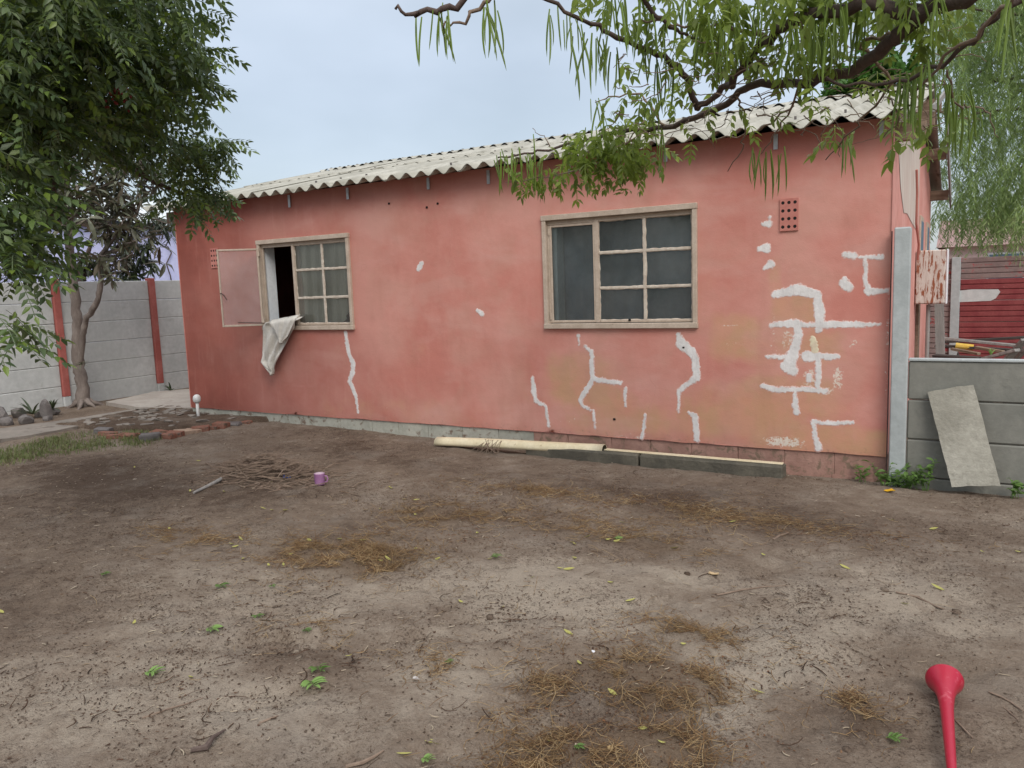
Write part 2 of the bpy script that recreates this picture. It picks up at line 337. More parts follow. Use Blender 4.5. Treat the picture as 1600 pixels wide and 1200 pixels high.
M['podleaf'] = leafmat('hanging_tree_leaf', [(.13, .20, .022), (.20, .29, .03), (.30, .40, .05), (.09, .14, .03), (.22, .28, .07)], .5, .45, .4)
M['pod'] = leafmat('green_seed_pod', [(.14, .23, .025), (.20, .29, .045), (.10, .17, .03)], .2, .45, .4)
M['pepper'] = leafmat('weeping_leaf', [(.15, .24, .06), (.22, .33, .09), (.32, .42, .15), (.17, .23, .10)], .4, .5, .4)
M['fartree'] = leafmat('far_bright_leaf', [(.06, .15, .03), (.10, .22, .04)], .35, .5, .4)
M['berry'] = worn('red_berry', (.16, .02, .02), (.22, .04, .03), rough=.4)
def glass_mat(name, dust, amt, refl_r=.08):
    m = Mat(name, .4, .5); o = m.t.nodes['Material Output']
    tr = m.n('ShaderNodeBsdfTransparent'); tr.inputs[0].default_value = (.92, .92, .90, 1)
    gl = m.n('ShaderNodeBsdfGlossy'); gl.inputs['Roughness'].default_value = refl_r
    df = m.n('ShaderNodeBsdfDiffuse'); df.inputs[0].default_value = (*dust, 1)
    m1 = m.n('ShaderNodeMixShader'); m.L(m.ramp(m.noise(3, 6, .65), .2, .8, amt*.6, amt*1.4), m1.inputs[0]); m.L(tr.outputs[0], m1.inputs[1]); m.L(df.outputs[0], m1.inputs[2])
    fr = m.n('ShaderNodeFresnel'); fr.inputs[0].default_value = 1.5
    bp = m.n('ShaderNodeBump'); bp.inputs['Strength'].default_value = .08; bp.inputs['Distance'].default_value = .02; m.L(m.noise(2.2, 2), bp.inputs['Height']); m.L(bp.outputs[0], gl.inputs['Normal'])
    m2 = m.n('ShaderNodeMixShader'); m.L(m.math('MULTIPLY', fr.outputs[0], 1.3, True), m2.inputs[0]); m.L(m1.outputs[0], m2.inputs[1]); m.L(gl.outputs[0], m2.inputs[2]); m.L(m2.outputs[0], o.inputs[0])
    return m.m
M['glass'] = glass_mat('dusty_glass', (.46, .48, .45), .10)
M['glassopen'] = glass_mat('hazy_casement_glass', (.62, .50, .50), .26)

# ================================================================== GROUND
def spaced(a, b, step, far):
    c = list(np.arange(a, b+1e-6, step)); s = step
    v = b
    while v < far: s *= 1.35; v += s; c.append(v)
    s = step; v = a; pre = []
    while v > -far: s *= 1.35; v -= s; pre.append(v)
    return np.array(pre[::-1]+c)
STRAW = [  # px, py, radius along x (m), radius along y (m), density
    (560, 870, .42, .30, 1.), (660, 805, .30, .18, .8), (840, 768, .55, .20, .55), (760, 800, .5, .2, .5), (950, 830, .45, .22, .5), (1080, 800, .6, .3, .45),
    (1090, 985, .22, .16, .8), (1000, 1045, .24, .17, 1.), (1015, 1075, .2, .12, .8), (860, 1065, .10, .16, .8), (900, 1165, .24, .13, 1.), (1045, 1170, .17, .16, 1.2), (1100, 1060, .12, .1, .6),
    (460, 860, .3, .2, .4), (820, 1195, .15, .1, .8), (300, 840, .4, .2, .35), (690, 1040, .2, .12, .35), (1330, 1095, .06, .05, .8), (1370, 1130, .1, .08, .5), (500, 985, .15, .1, .3), (1230, 820, .5, .2, .35),
    (440, 990, .1, .06, .4), (1060, 860, .3, .12, .5)]
STR = [(gr(a, b), c, d, e) for a, b, c, d, e in STRAW]
def strawf(x, y):
    s = 0
    for p, rx, ry, k in STR: s = s+k*np.exp(-((x-p[0])/rx)**2-((y-p[1])/ry)**2)
    return s
DRY = [(820, 900, .7, .5, .35), (330, 900, .9, .4, .30), (150, 1060, .8, .6, .25), (500, 1120, .7, .5, .28), (900, 960, .6, .4, .25), (1060, 900, .25, .12, .45), (1210, 1010, .30, .25, .45), (1130, 1090, .16, .3, .4), (1450, 900, .5, .5, .25), (720, 1060, .35, .3, .2), (1300, 950, .4, .5, .28),
       (470, 1030, .4, .15, -.35), (70, 880, 1.2, .5, -.22), (300, 760, 1.8, .5, -.30), (700, 730, 2., .35, -.25), (1350, 1130, .3, .1, -.3), (1000, 1100, .35, .25, -.22), (1100, 790, 1.5, .35, -.22), (100, 740, 1.2, .6, -.2), (1560, 900, .12, .3, -.15)]
DR = [(gr(a, b), c, d, e) for a, b, c, d, e in DRY]
gx = spaced(-9.2, 1.6, .032, 400); gy = spaced(-5.6, .05, .030, 400)
X, Y = np.meshgrid(gx, gy); Z = gz(X, Y)
nearm = np.exp(-((X+3.5)/6.5)**6-((Y+2.8)/3.6)**6)
Z = Z+nearm*(.026*(fbm(X*4, Y*4, 21, 4)-.5)+.022*(fbm(X*13+3, Y*13, 25, 3)-.5))*(.6+.8*fbm(X*1.3, Y*1.3, 30, 2))
# scuffed, raked streaks
u = X*.80+Y*.60; v = -X*.60+Y*.80
Z = Z-nearm*.030*np.clip(fbm(u*2.2, v*11, 40, 3)-.55, 0, 1)*4*sst(-1.2, -2.5, Y)*sst(-4.5, -2.0, X)
dry = np.full(X.shape, .49)+.50*(fbm(X*.9, Y*1.3, 50, 4)-.5)
for p, rx, ry, k in DR: dry = dry+k*np.exp(-((X-p[0])/rx)**2-((Y-p[1])/ry)**2)
ny, nx = X.shape; idx = np.arange(nx*ny).reshape(ny, nx)
Fq = np.stack([idx[:-1, :-1], idx[:-1, 1:], idx[1:, 1:], idx[1:, :-1]], -1).reshape(-1, 4)
g = mesh_from('ground', np.stack([X, Y, Z], -1), Fq, M['soil'], smooth=True, attrs={'dry': dry, 'straw': np.clip(strawf(X, Y), 0, 1)})
tag(g, kind='structure')
SURF = (gx, gy, Z)
def surf(x, y):
    x = np.asarray(x, float); y = np.asarray(y, float)
    i = np.clip(np.searchsorted(gx, x)-1, 0, len(gx)-2); j = np.clip(np.searchsorted(gy, y)-1, 0, len(gy)-2)
    fx = np.clip((x-gx[i])/(gx[i+1]-gx[i]), 0, 1); fy = np.clip((y-gy[j])/(gy[j+1]-gy[j]), 0, 1)
    return (Z[j, i]*(1-fx)+Z[j, i+1]*fx)*(1-fy)+(Z[j+1, i]*(1-fx)+Z[j+1, i+1]*fx)*fy

# ================================================================== HOUSE
house = empty('house', (-4, 3, 0)); tag(house, 'faded pink plastered house with corrugated roof and white crack repairs', 'house')
H = lambda o: put(o, house)
L_, D_, HT = 7.99, 6.2, 2.592
WIN = [(-6.56, -5.20), (-2.86, -1.45)]; WZ = (1.10, 2.08)
def wall_grid():
    xs = sorted(set(np.round(np.concatenate([np.arange(-L_, 0.0001, .035), [-L_, 0], [a for w_ in WIN for a in w_]]), 4)))
    zs = sorted(set(np.round(np.concatenate([np.arange(.11, HT, .035), [.105, HT], WZ]), 4)))
    xs = np.array(xs); zs = np.array(zs); Xw, Zw = np.meshgrid(xs, zs)
    inw = np.zeros(Xw.shape, bool)
    Yw = -.010*(fbm(Xw*1.1, Zw*1.1, 60, 3)-.5)-.006*(fbm(Xw*6, Zw*6, 63, 3)-.5)
    edge = sst(.105, .16, Zw); Yw = Yw+(1-edge)*(.006*fbm(Xw*9, Zw*0, 66, 3))
    # ragged lower edge of the plaster
    Zr = Zw.copy(); low = Zw < .106; Zr[low] += (.02*(fbm(Xw[low]*5, Xw[low]*0, 70, 4)-.5))
    rr = Xw > -.001; Yw[rr] += .0
    nz_, nx_ = Xw.shape; id_ = np.arange(nz_*nx_).reshape(nz_, nx_)
    cx = (Xw[:-1, :-1]+Xw[1:, 1:])/2; cz = (Zw[:-1, :-1]+Zw[1:, 1:])/2
    keep = np.ones(cx.shape, bool)
    for a, b in WIN: keep &= ~((cx > a) & (cx < b) & (cz > WZ[0]) & (cz < WZ[1]))
    F = np.stack([id_[:-1, :-1], id_[:-1, 1:], id_[1:, 1:], id_[1:, :-1]], -1)[keep]
    def blob(lst):
        s = np.zeros(Xw.shape)
        for px, py, rx, rz, k in lst:
            p = onplane(px, py, 1); s = s+k*np.exp(-((Xw-p[0])/rx)**4-((Zw-p[2])/rz)**4)
        return s
    SCR = 1.35
    ochre = blob([(1245, 482, .20, .16, .9), (1260, 545, .30, .16, .7), (1240, 620, .45, .20, .75), (1150, 530, .25, .22, .8), (1130, 640, .5, .25, .55), (910, 590, .35, .25, .75), (960, 640, .5, .2, .5), (1210, 425, .06, .15, .6), (840, 600, .3, .25, .3),
                  (1330, 690, .6, .12, .55), (600, 640, 1.2, .16, .35), (1120, 430, .25, .15, .25), (1060, 480, .3, .2, .15), (640, 560, .5, .3, .2), (700, 470, .3, .5, .15)])
    ochre = ochre+.35*sst(.5, .15, Zw)*sst(-5, -2, Xw)
    scrape = blob([(1225, 690, .17, .05, .55), (1140, 508, .10, .012, .5), (1140, 540, .16, .02, .35), (1235, 530, .09, .10, .42), (1308, 590, .04, .10, .6), (1265, 590, .06, .1, .5), (1290, 612, .06, .04, .45), (1208, 520, .03, .2, .3), (890, 655, .12, .04, .3), (980, 680, .2, .04, .25), (620, 640, .3, .05, .2), (1334, 537, .035, .04, .5), (1385, 560, .03, .5, .15)])
    scrape = scrape*SCR+.22*np.exp(-((Xw+.01)/.03)**2)+.12*sst(.22, .11, Zw)
    fade_shade = sst(-8.3, -3.8, Xw)*.98+.02*Zw; fade_shade = fade_shade+.2*(fbm(Xw*.8, Zw*.8, 77, 3)-.5)*2-.30*sst(2.2, 2.5, Zw)  # paint fading, with left-end tree shade and eave shade painted in
    grime_shade = .42*sst(2.45, 2.6, Zw)+.25*sst(.45, .15, Zw)*sst(-4, -7, Xw)+.28*sst(-6.6, -7.9, Xw)+blob([(1270, 660, .06, .05, .2)])  # dirt, plus shade painted under the eave and toward the left end
    return xs, zs, np.stack([Xw, Yw, Zr], -1), F, dict(splash=sst(.36, .10, Zw)*.55, ochre=ochre, scrape=scrape, fade_shade=np.clip(fade_shade, 0, 1), grime_shade=grime_shade)
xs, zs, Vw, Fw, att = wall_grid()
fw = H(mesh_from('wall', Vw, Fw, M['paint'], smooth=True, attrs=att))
tag(fw, 'front wall in faded pink paint with ochre stains')
# wall edges, window reveals and the other walls
e = MB()
e.add([(-L_, -.012, .105), (-L_, .03, .105), (-L_, .03, HT), (-L_, -.012, HT)], [(0, 1, 2, 3)])
e.add([(0, -.012, .105), (0, .03, .105), (0, .03, HT), (0, -.012, HT)], [(3, 2, 1, 0)])
e.add([(-L_, .0, .104), (0, .0, .104), (0, .15, .104), (-L_, .15, .104)], [(0, 1, 2, 3)])
for a, c in WIN:
    z0, z1 = WZ
    e.add([(a, -.004, z0), (a, .05, z0), (a, .05, z1), (a, -.004, z1)], [(0, 1, 2, 3)])
    e.add([(c, -.004, z0), (c, .05, z0), (c, .05, z1), (c, -.004, z1)], [(3, 2, 1, 0)])
    e.add([(a, -.004, z1), (c, -.004, z1), (c, .05, z1), (a, .05, z1)], [(0, 1, 2, 3)])
    e.add([(a, -.004, z0), (c, -.004, z0), (c, .05, z0), (a, .05, z0)], [(3, 2, 1, 0)])
H(e.build('wall_edge', M['sidepaint']))
# inner leaf of the front wall with splayed reveals: boxes around the openings
def inner_leaf():
    bb = MB(); y0, y1 = .06, .20
    prev = -L_+.21
    for a, c in WIN:
        bb.box((prev, y0, .1), (a-.001, y1, HT-.03)); bb.box((a, y0, .1), (c, y1, WZ[0]-.002)); bb.box((a, y0, WZ[1]+.002), (c, y1, HT-.03)); prev = c+.001
    bb.box((prev, y0, .1), (-.21, y1, HT-.03)); return bb
H(inner_leaf().build('inner_wall', M['reveal']))
# side (gable) walls; right one has a meter strip and two slim windows
def gable(x, inward, mat, name):
    bb = MB(); x2 = x+inward*.2; z1 = HT; zr = 3.30
    P = [(x, .022, .1), (x, D_, .1), (x, D_, z1-.05), (x, 3.1, zr), (x, .022, z1-.002)]
    V = P+[(x2, p[1], p[2]) for p in P]; n = len(P)
    F = [tuple(range(n)), tuple(range(2*n-1, n-1, -1))]+[(i, i+n, (i+1) % n+n, (i+1) % n) for i in range(n)]
    bb.add(V, F); return H(bb.build(name, mat))
tag(gable(0.0, -1, M['sidepaint'], 'side_wall'), 'sunlit pale pink gable wall on the right')
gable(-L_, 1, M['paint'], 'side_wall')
H(MB().box((-L_+.21, D_-.2, .1), (-.21, D_-.002, HT-.08)).build('back_wall', M['sidepaint']))
H(MB().box((-4.1, .21, .1), (-4.0, D_-.21, 2.5)).build('partition_wall', M['inner']))
H(MB().box((-L_+.21, .21, .05), (-.21, D_-.21, .09)).build('floor', M['inner']))
H(MB().box((-L_+.21, .21, 2.46), (-.21, D_-.21, 2.49)).build('ceiling', M['inner']))
H(MB().box((-L_+.215, 3.4, .1), (-4.11, 3.5, 2.45)).build('partition_wall', M['inner']))
H(MB().box((-3.99, 3.4, .1), (-.215, 3.5, 2.45)).build('partition_wall', M['inner']))
# bare plaster patch high on the gable (ragged outline)
pts = [(.35, 2.68), (.42, 2.4), (.7, 2.15), (1.1, 1.98), (1.5, 2.0), (2.2, 1.95), (3.2, 1.9), (3.25, 3.25), (2.2, 3.06), (1.0, 2.78)]
V = [(.004, y, z) for y, z in pts]
H(mesh_from('bare_patch', np.array(V), [tuple(range(len(V)))], M['bareplaster']))
# plinth in blocks, exposed under the plaster
xx = -L_
k = 0
while xx < -.05:
    wd = random.uniform(.36, .46); x1 = min(0, xx+wd)
    o = MB().box((xx+.0015, .012+random.uniform(0, .005), -.3), (x1-.0015, .2, .101), bev=.003, jit=.0015).build('plinth_block', M['plinth'] if xx < -3.1 else M['plinthpink'])
    H(o); xx = x1; k += 1
H(MB().box((-L_+.01, .03, -.3), (-.01, .19, .1)).build('plinth_mortar', M['plinthpink']))
H(MB().box((-.19, .25, -.3), (-.004, D_-.05, .098)).build('side_plinth', M['plinthpink']))

# crack filler, each a knobbly skin of filler rising out of the paint
def filler(strokes, mat=None, amp=1.0, hgt=.0016, parent=None):
    P = []
    for s in strokes:
        pts = [(onplane(a, c, 1), wd) for a, c, wd in s]
        pts = [(p[0], p[2], wd*np.linalg.norm(p-CAM)/FPX) for p, wd in pts]
        P.append(pts)
    A = np.array([q[:2] for s in P for q in s]); m_ = .09
    x0, z0 = A.min(0)-m_; x1, z1 = A.max(0)+m_; st = .005
    nx_ = int((x1-x0)/st)+2; nz_ = int((z1-z0)/st)+2
    Xg, Zg = np.meshgrid(x0+np.arange(nx_)*st, z0+np.arange(nz_)*st)
    Fd = np.full(Xg.shape, -9.)
    for s in P:
        if len(s) == 1: s = [s[0], (s[0][0]+.001, s[0][1], s[0][2])]
        for (ax, az, aw), (bx, bz, bw) in zip(s[:-1], s[1:]):
            dx, dz = bx-ax, bz-az; t = np.clip(((Xg-ax)*dx+(Zg-az)*dz)/(dx*dx+dz*dz+1e-9), 0, 1)
            Fd = np.maximum(Fd, aw+(bw-aw)*t-np.hypot(Xg-ax-t*dx, Zg-az-t*dz))
    n = (fbm(Xg*28, Zg*28, 81, 3)-.5)*.012+(fbm(Xg*70, Zg*70, 85, 3)-.5)*.020+(fbm(Xg*170, Zg*170, 87, 2)-.5)*.012+(fbm(Xg*9, Zg*9, 88, 2)-.5)*.014
    Fd = Fd+n*amp
    hh = np.clip(Fd*.3, -.004, hgt)*(1+.5*(fbm(Xg*60, Zg*60, 90, 2)-.5))
    base = -.010*(fbm(Xg*1.1, Zg*1.1, 60, 3)-.5)-.006*(fbm(Xg*6, Zg*6, 63, 3)-.5)
    Yg = base-.0006-hh
    id_ = np.arange(nx_*nz_).reshape(nz_, nx_); mx = np.maximum.reduce([Fd[:-1, :-1], Fd[1:, :-1], Fd[:-1, 1:], Fd[1:, 1:]])
    F = np.stack([id_[:-1, :-1], id_[:-1, 1:], id_[1:, 1:], id_[1:, :-1]], -1)[mx > -.003]
    if not len(F): return
    used, inv = np.unique(F, return_inverse=True)
    V = np.stack([Xg, Yg, Zg], -1).reshape(-1, 3)[used]
    o = mesh_from('filler_patch', V, inv.reshape(F.shape), mat or M['filler'], smooth=True, attrs={'thick': (Fd*100).reshape(-1)[used]})
    put(o, house); return o
F_ = [
    [[(540, 520, 4), (542, 535, 3.5), (546, 556, 4), (552, 568, 5), (551, 582, 4.5), (546, 595, 4), (551, 606, 4), (556, 618, 3), (560, 644, 2.5)]],
    [[(654, 420, 4), (659, 412, 5)]], [[(746, 484, 3), (753, 490, 4)]],
    [[(832, 590, 3), (834, 612, 4.5), (838, 627, 3.5), (853, 635, 3.2), (857, 665, 2.8)]],
    [[(904, 524, 3), (905, 538, 2.2)]],
    [[(914, 541, 2.5), (924, 550, 4), (926, 594, 3.2), (912, 616, 5), (907, 625, 4), (910, 633, 3), (923, 641, 2.5)], [(926, 592, 4), (950, 596, 4), (969, 598, 4)], [(927, 641, 2.5), (929, 655, 3), (930, 670, 2)]],
    [[(978, 606, 2.5), (977, 620, 3), (977, 634, 2)]], [[(1008, 648, 2.2), (1006, 668, 3), (1003, 683, 3)]],
    [[(1060, 523, 3), (1064, 537, 8), (1079, 548, 7.5), (1087, 560, 6), (1088, 590, 5.5), (1070, 603, 4), (1061, 611, 3), (1060, 643, 2.5)]],
    [[(1077, 645, 3.5), (1086, 650, 5), (1089, 686, 4.5)]],
    [[(1193, 350, 4), (1201, 350, 5.5)], [(1202, 339, 3)]], [[(1188, 388, 4.5), (1197, 388, 7)]], [[(1195, 419, 3), (1204, 413, 6.5)]],
    [[(1210, 460, 5), (1246, 452, 9), (1278, 460, 6), (1281, 488, 7.5), (1279, 515, 5)]],
    [[(1205, 508, 3.5), (1240, 505, 6), (1262, 508, 4), (1300, 507, 5.5), (1374, 507, 3.2)]],
    [[(1246, 512, 6), (1248, 522, 6), (1241, 548, 7), (1232, 572, 11), (1240, 580, 8)], [(1199, 557, 4), (1226, 558, 3.5), (1236, 556, 5)]],
    [[(1260, 557, 8), (1285, 557, 6), (1308, 557, 5)], [(1279, 562, 5), (1279, 585, 5), (1277, 604, 3.5)]],
    [[(1191, 603, 3.5), (1216, 609, 4.5), (1250, 608, 4.5), (1290, 611, 4)], [(1242, 611, 3.5), (1243, 630, 4), (1244, 644, 5)]],
    [[(1271, 658, 3.5), (1274, 680, 4.5), (1279, 700, 5)], [(1273, 660, 3.5), (1300, 661, 3.2), (1332, 660, 2.2)]],
    [[(1320, 398, 4), (1336, 399, 5.5)]], [[(1343, 402, 2.5), (1379, 402, 3.8)], [(1352, 403, 3.2), (1353, 441, 3.2), (1358, 455, 5.5), (1386, 454, 3)]],
    [[(1316, 442, 6), (1325, 449, 7), (1319, 436, 4)]], [[(1264, 588, 5), (1264, 594, 4)]],
]
for s in F_: filler(s)
tag(filler([[(1270, 528, 2.5), (1272, 540, 5), (1273, 549, 5)]], M['fillery']), 'yellowed dab of filler')

# air bricks: a plate with real holes
def airbrick(cx, cz, w_, h_, nx_, nz_, r):
    bb = MB(); y = -.012
    cw, chh = w_/nx_, h_/nz_
    for i in range(nx_):
        for j in range(nz_):
            ox, oz = cx-w_/2+(i+.5)*cw, cz-h_/2+(j+.5)*chh
            n = 8; V = []; F = []
            for kk in range(n):
                a = math.pi/4+2*math.pi*kk/n; ca, sa = math.cos(a), math.sin(a); q = max(abs(ca), abs(sa))
                V += [(ox+ca/q*cw/2, y, oz+sa/q*chh/2), (ox+ca*r, y, oz+sa*r), (ox+ca*r, y+.03, oz+sa*r)]
            for kk in range(n):
                a0, a1 = kk*3, (kk+1) % n*3; F += [(a0, a1, a1+1, a0+1), (a0+1, a1+1, a1+2, a0+2)]
            bb.add(V, F)
    x0, x1, z0, z1 = cx-w_/2, cx+w_/2, cz-h_/2, cz+h_/2
    bb.add([(x0, y, z0), (x1, y, z0), (x1, y, z1), (x0, y, z1), (x0, .01, z0), (x1, .01, z0), (x1, .01, z1), (x0, .01, z1)], [(0, 4, 5, 1), (1, 5, 6, 2), (2, 6, 7, 3), (3, 7, 4, 0)])
    o = H(bb.build('air_brick', M['redpaint2']))
    d = MB().box((x0+.006, -.0105, z0+.006), (x1-.006, -.0085, z1-.006)).build('vent_hole', M['dark']); d.parent = o
    return o
M['redpaint2'] = worn('air_brick_paint', (.46, .17, .14), (.52, .22, .18), sc=6, bump=.3)
tag(airbrick(-.718, 1.955, .135, .245, 3, 4, .0135), 'air brick with twelve round holes')
airbrick(-7.32, 1.945, .13, .235, 3, 4, .0135)
# tie holes and drips
for px, py in ((608, 318), (667, 324), (684, 318), (984, 500), (1068, 543), (960, 655)):
    p = onplane(px, py, 1); H(MB().box((p[0]-.012, -.006, p[2]-.010), (p[0]+.012, .0, p[2]+.010), bev=.004).build('tie_hole', M['dark']))

# windows
def window(x0, x1, mull, bar, rows, open_left):
    z0, z1 = WZ
    root = MB()
    # moulded surround, proud of the wall
    s = .028
    root.box((x0-.012, -.030, z0-.012), (x0+s, .03, z1+.02), bev=.004); root.box((x1-s, -.030, z0-.012), (x1+.012, .03, z1+.02), bev=.004)
    root.box((x0-.016, -.036, z1-.022), (x1+.016, .028, z1+.026), bev=.004); root.box((x0-.016, -.036, z0-.018), (x1+.016, .026, z0+.030), bev=.005)
    wdw = H(root.build('window', M['framepaint']))
    fr = MB(); y0, y1 = .006, .034
    fr.box((mull-.018, y0-.006, z0+.035), (mull+.018, y1, z1-.023), bev=.003)
    fr.box((x0+s+.001, y0, z1-.062), (x1-s-.001, y1-.002, z1-.023), bev=.003)
    fr.box((x1-s-.016, y0+.001, z0+.035), (x1-s-.001, y1-.001, z1-.063), bev=.003)
    fr.box((x0+s+.001, y0+.001, z0+.035), (x0+s+.020, y1-.001, z1-.063), bev=.003)
    fr.box((mull+.019, y0, z0+.035), (x1-s-.002, y1, z0+.058), bev=.003)
    o = fr.build('window_frame', M['framepaint']); o.parent = wdw
    r0, r1 = mull+.018, x1-s-.016
    zz = [z0+.058]+rows+[z1-.062]
    o = MB().box((bar-.012, y0+.002, zz[0]+.001), (bar+.012, y1-.002, zz[-1]-.001), bev=.003).build('glazing_bar', M['putty']); o.parent = wdw
    for zr in rows:
        for a, c in ((r0+.001, bar-.0125), (bar+.0125, r1-.001)):
            o = MB().box((a, y0+.003, zr-.011), (c, y1-.003, zr+.011), bev=.003, jit=.0012).build('glazing_bar', M['putty']); o.parent = wdw
    for a, c in ((r0, bar-.012), (bar+.012, r1)):
        for i in range(3):
            za, zb = zz[i]+(.0 if i == 0 else .011), zz[i+1]-(.011 if i < 2 else 0)
            o = mesh_from('pane', np.array([(a, .024, za), (c, .024+random.uniform(-.001, .001), za), (c, .024, zb), (a, .024+random.uniform(-.001, .001), zb)]), [(0, 1, 2, 3)], M['glass']); o.parent = wdw
            # crumbling putty fillets round the pane
            pt = MB()
            for (pa, pb) in (((a, za), (c, za)), ((c, za), (c, zb)), ((c, zb), (a, zb)), ((a, zb), (a, za))):
                n = max(6, int(math.dist(pa, pb)/.03)); P = []; R = []
                for t in range(n+1):
                    f = t/n; P.append((pa[0]+(pb[0]-pa[0])*f+random.uniform(-.002, .002), .020, pa[1]+(pb[1]-pa[1])*f+random.uniform(-.002, .002))); R.append(random.choice((.003, .005, .006, .0075, .002)))
                pt.tube(P, R, 5)
            o = pt.build('putty', M['putty']); o.parent = wdw
    # casement leaf
    w_ = mull-.018-(x0+s+.020); hinge = Vector((x0+s+.016, .0, 0))
    c = MB(); za, zb = z0+.036, z1-.064; fwd = .018
    c.box((0, 0, za), (fwd+.004, .022, zb), bev=.003); c.box((w_-fwd, 0, za), (w_, .022, zb), bev=.003)
    c.box((fwd+.005, .001, za), (w_-fwd-.001, .021, za+.022), bev=.003); c.box((fwd+.005, .001, zb-.020), (w_-fwd-.001, .021, zb), bev=.003)
    if open_left:
        ang = -math.atan2(.30, -.37) # swings outward to the left of the hinge
        Mx = Matrix.Translation((-6.53, -.036, 0))@Matrix.Rotation(math.atan2(-.285, -.37), 4, 'Z')
    else:
        Mx = Matrix.Translation((hinge.x+.004, .004, 0))
    o = c.build('casement', M['framepaint']); o.parent = wdw; o.matrix_local = Mx
    pn = mesh_from('pane', np.array([(fwd, .011, za+.02), (w_-fwd, .011, za+.02), (w_-fwd, .0112, zb-.02), (fwd, .011, zb-.02)]), [(0, 1, 2, 3)], M['glassopen'] if open_left else M['glass']); pn.parent = wdw; pn.matrix_local = Mx
    hg = MB()
    for zc in (za+.06, zb-.06): hg.box((-.012, -.006, zc-.03), (.008, .026, zc+.03), bev=.002)
    o = hg.build('hinge', M['framepaint']); o.parent = wdw; o.matrix_local = Mx
    if open_left:
        h = MB().tube([(w_-.008, .026, 1.52), (w_-.02, .05, 1.522), (w_-.05, .06, 1.50), (w_-.085, .06, 1.44)], [.006, .006, .007, .005], 6).build('handle', M['darkmetal']); h.parent = wdw; h.matrix_local = Mx
        st = MB().tube([(.0, .03, za+.03), (w_*.62, .03, za+.05)], .005, 5).build('stay', M['darkmetal']); st.parent = wdw; st.matrix_local = Mx
    return wdw
M['darkmetal'] = worn('dark_metal', (.06, .04, .035), (.10, .06, .05), rough=.6, sc=20)
rowz = [1.437, 1.745]
w1 = window(WIN[0][0], WIN[0][1], -6.035, -5.61, rowz, True); tag(w1, 'left window with its side sash swung open')
w2 = window(WIN[1][0], WIN[1][1], -2.345, -1.905, rowz, False); tag(w2, 'right window with closed dusty panes')
# light blue reveal seen behind the side pane of the right window
H(MB().box((-2.853, .062, 1.103), (-2.765, .199, 2.077)).build('window_reveal', M['revealblue']))
H(MB().box((-6.553, .062, 1.103), (-6.53, .199, 2.077)).build('window_reveal', M['reveal']))
# blind close behind the right window
Vb = []; Fb = []
for j in range(7):
    for i in range(121):
        x = -3.4+2.1*i/120; Vb.append((x, .25+.014*math.sin(x*19+j*.25)+.008*math.sin(x*47-j*.5), 1.0+1.2*j/6))
for j in range(6):
    for i in range(120): a = j*121+i; Fb.append((a, a+1, a+122, a+121))
bl = mesh_from('window_blind', np.array(Vb), Fb, M['sheet'], smooth=True); tag(bl, 'plain blue-grey sheet hung behind the large right window', 'blind')

# roof: fibre cement sheets, front and back
RX0, RX1 = -8.32, .13; NSH = 9; pw = .1775; sl_y0, sl_z0, rid_y, rid_z = -.21, 2.585, 3.1, 3.365
def sheet(xa, xb, ya, za, yb, zb, lift, skew):
    nxx = int((xb-xa)/pw*8); nyy = 8; xs_ = np.linspace(xa, xb, nxx+1); ts = np.linspace(0, 1, nyy+1)
    V = []; F = []
    for side in (0, 1):
        for t in ts:
            for x in xs_:
                w_ = .028*math.cos(2*math.pi*(x-RX0)/pw)
                V.append((x+skew*t, ya+(yb-ya)*t, za+(zb-za)*t+w_+lift-side*.007))
    n1 = nxx+1; off = n1*(nyy+1)
    for j in range(nyy):
        for i in range(nxx):
            a = j*n1+i; F.append((a, a+1, a+n1+1, a+n1)); F.append((a+off, a+n1+off, a+n1+1+off, a+1+off))
    for i in range(nxx):
        F.append((i, i+off, i+1+off, i+1)); a = nyy*n1+i; F.append((a, a+1, a+1+off, a+off))
    for j in range(nyy):
        a = j*n1; F.append((a, a+n1, a+n1+off, a+off)); a += nxx; F.append((a, a+off, a+n1+off, a+n1))
    return V, F
wdt = (RX1-RX0)/NSH
for i in range(NSH):
    xa = RX0+i*wdt; xb = min(RX1, xa+wdt+.08); lift = .0085*(i % 2); ya = sl_y0+random.uniform(-.008, .008)
    for (y0, z0, y1, z1) in ((ya, sl_z0, 1.55, sl_z0+(rid_z-sl_z0)*(1.55-sl_y0)/(rid_y-sl_y0)), (1.40, sl_z0+.013+(rid_z-sl_z0)*(1.40-sl_y0)/(rid_y-sl_y0), rid_y-.01, rid_z+.013)):
        V, F = sheet(xa, xb, y0, z0, y1, z1, lift, random.uniform(-.003, .003)); H(MB().add(V, F).build('roof_sheet', M['asb'], smooth=True))
    V, F = sheet(xa, xb, rid_y+.01, rid_z+.0, 6.42, sl_z0-.01, lift, 0); H(MB().add(V, F).build('roof_sheet', M['asb'], smooth=True))
for i in range(NSH):
    xa = RX0+i*wdt; P = []
    bb = MB(); n = 10; V = []; F = []
    xs_ = np.linspace(xa, min(RX1, xa+wdt+.03), 44)
    for x in xs_:
        for k in range(n+1):
            a = -1+2*k/n; V.append((x, rid_y+a*.20, rid_z+.050-.20*abs(a)*.235+.012*(1-a*a)+.022*abs(a)**3*math.cos(2*math.pi*(x-RX0)/pw)+.006*(i % 2)))
    for j in range(len(xs_)-1):
        for k in range(n): a = j*(n+1)+k; F.append((a, a+n+1, a+n+2, a+1))
    o = bb.add(V, F).build('ridge_cap', M['asb'], smooth=True); H(o)
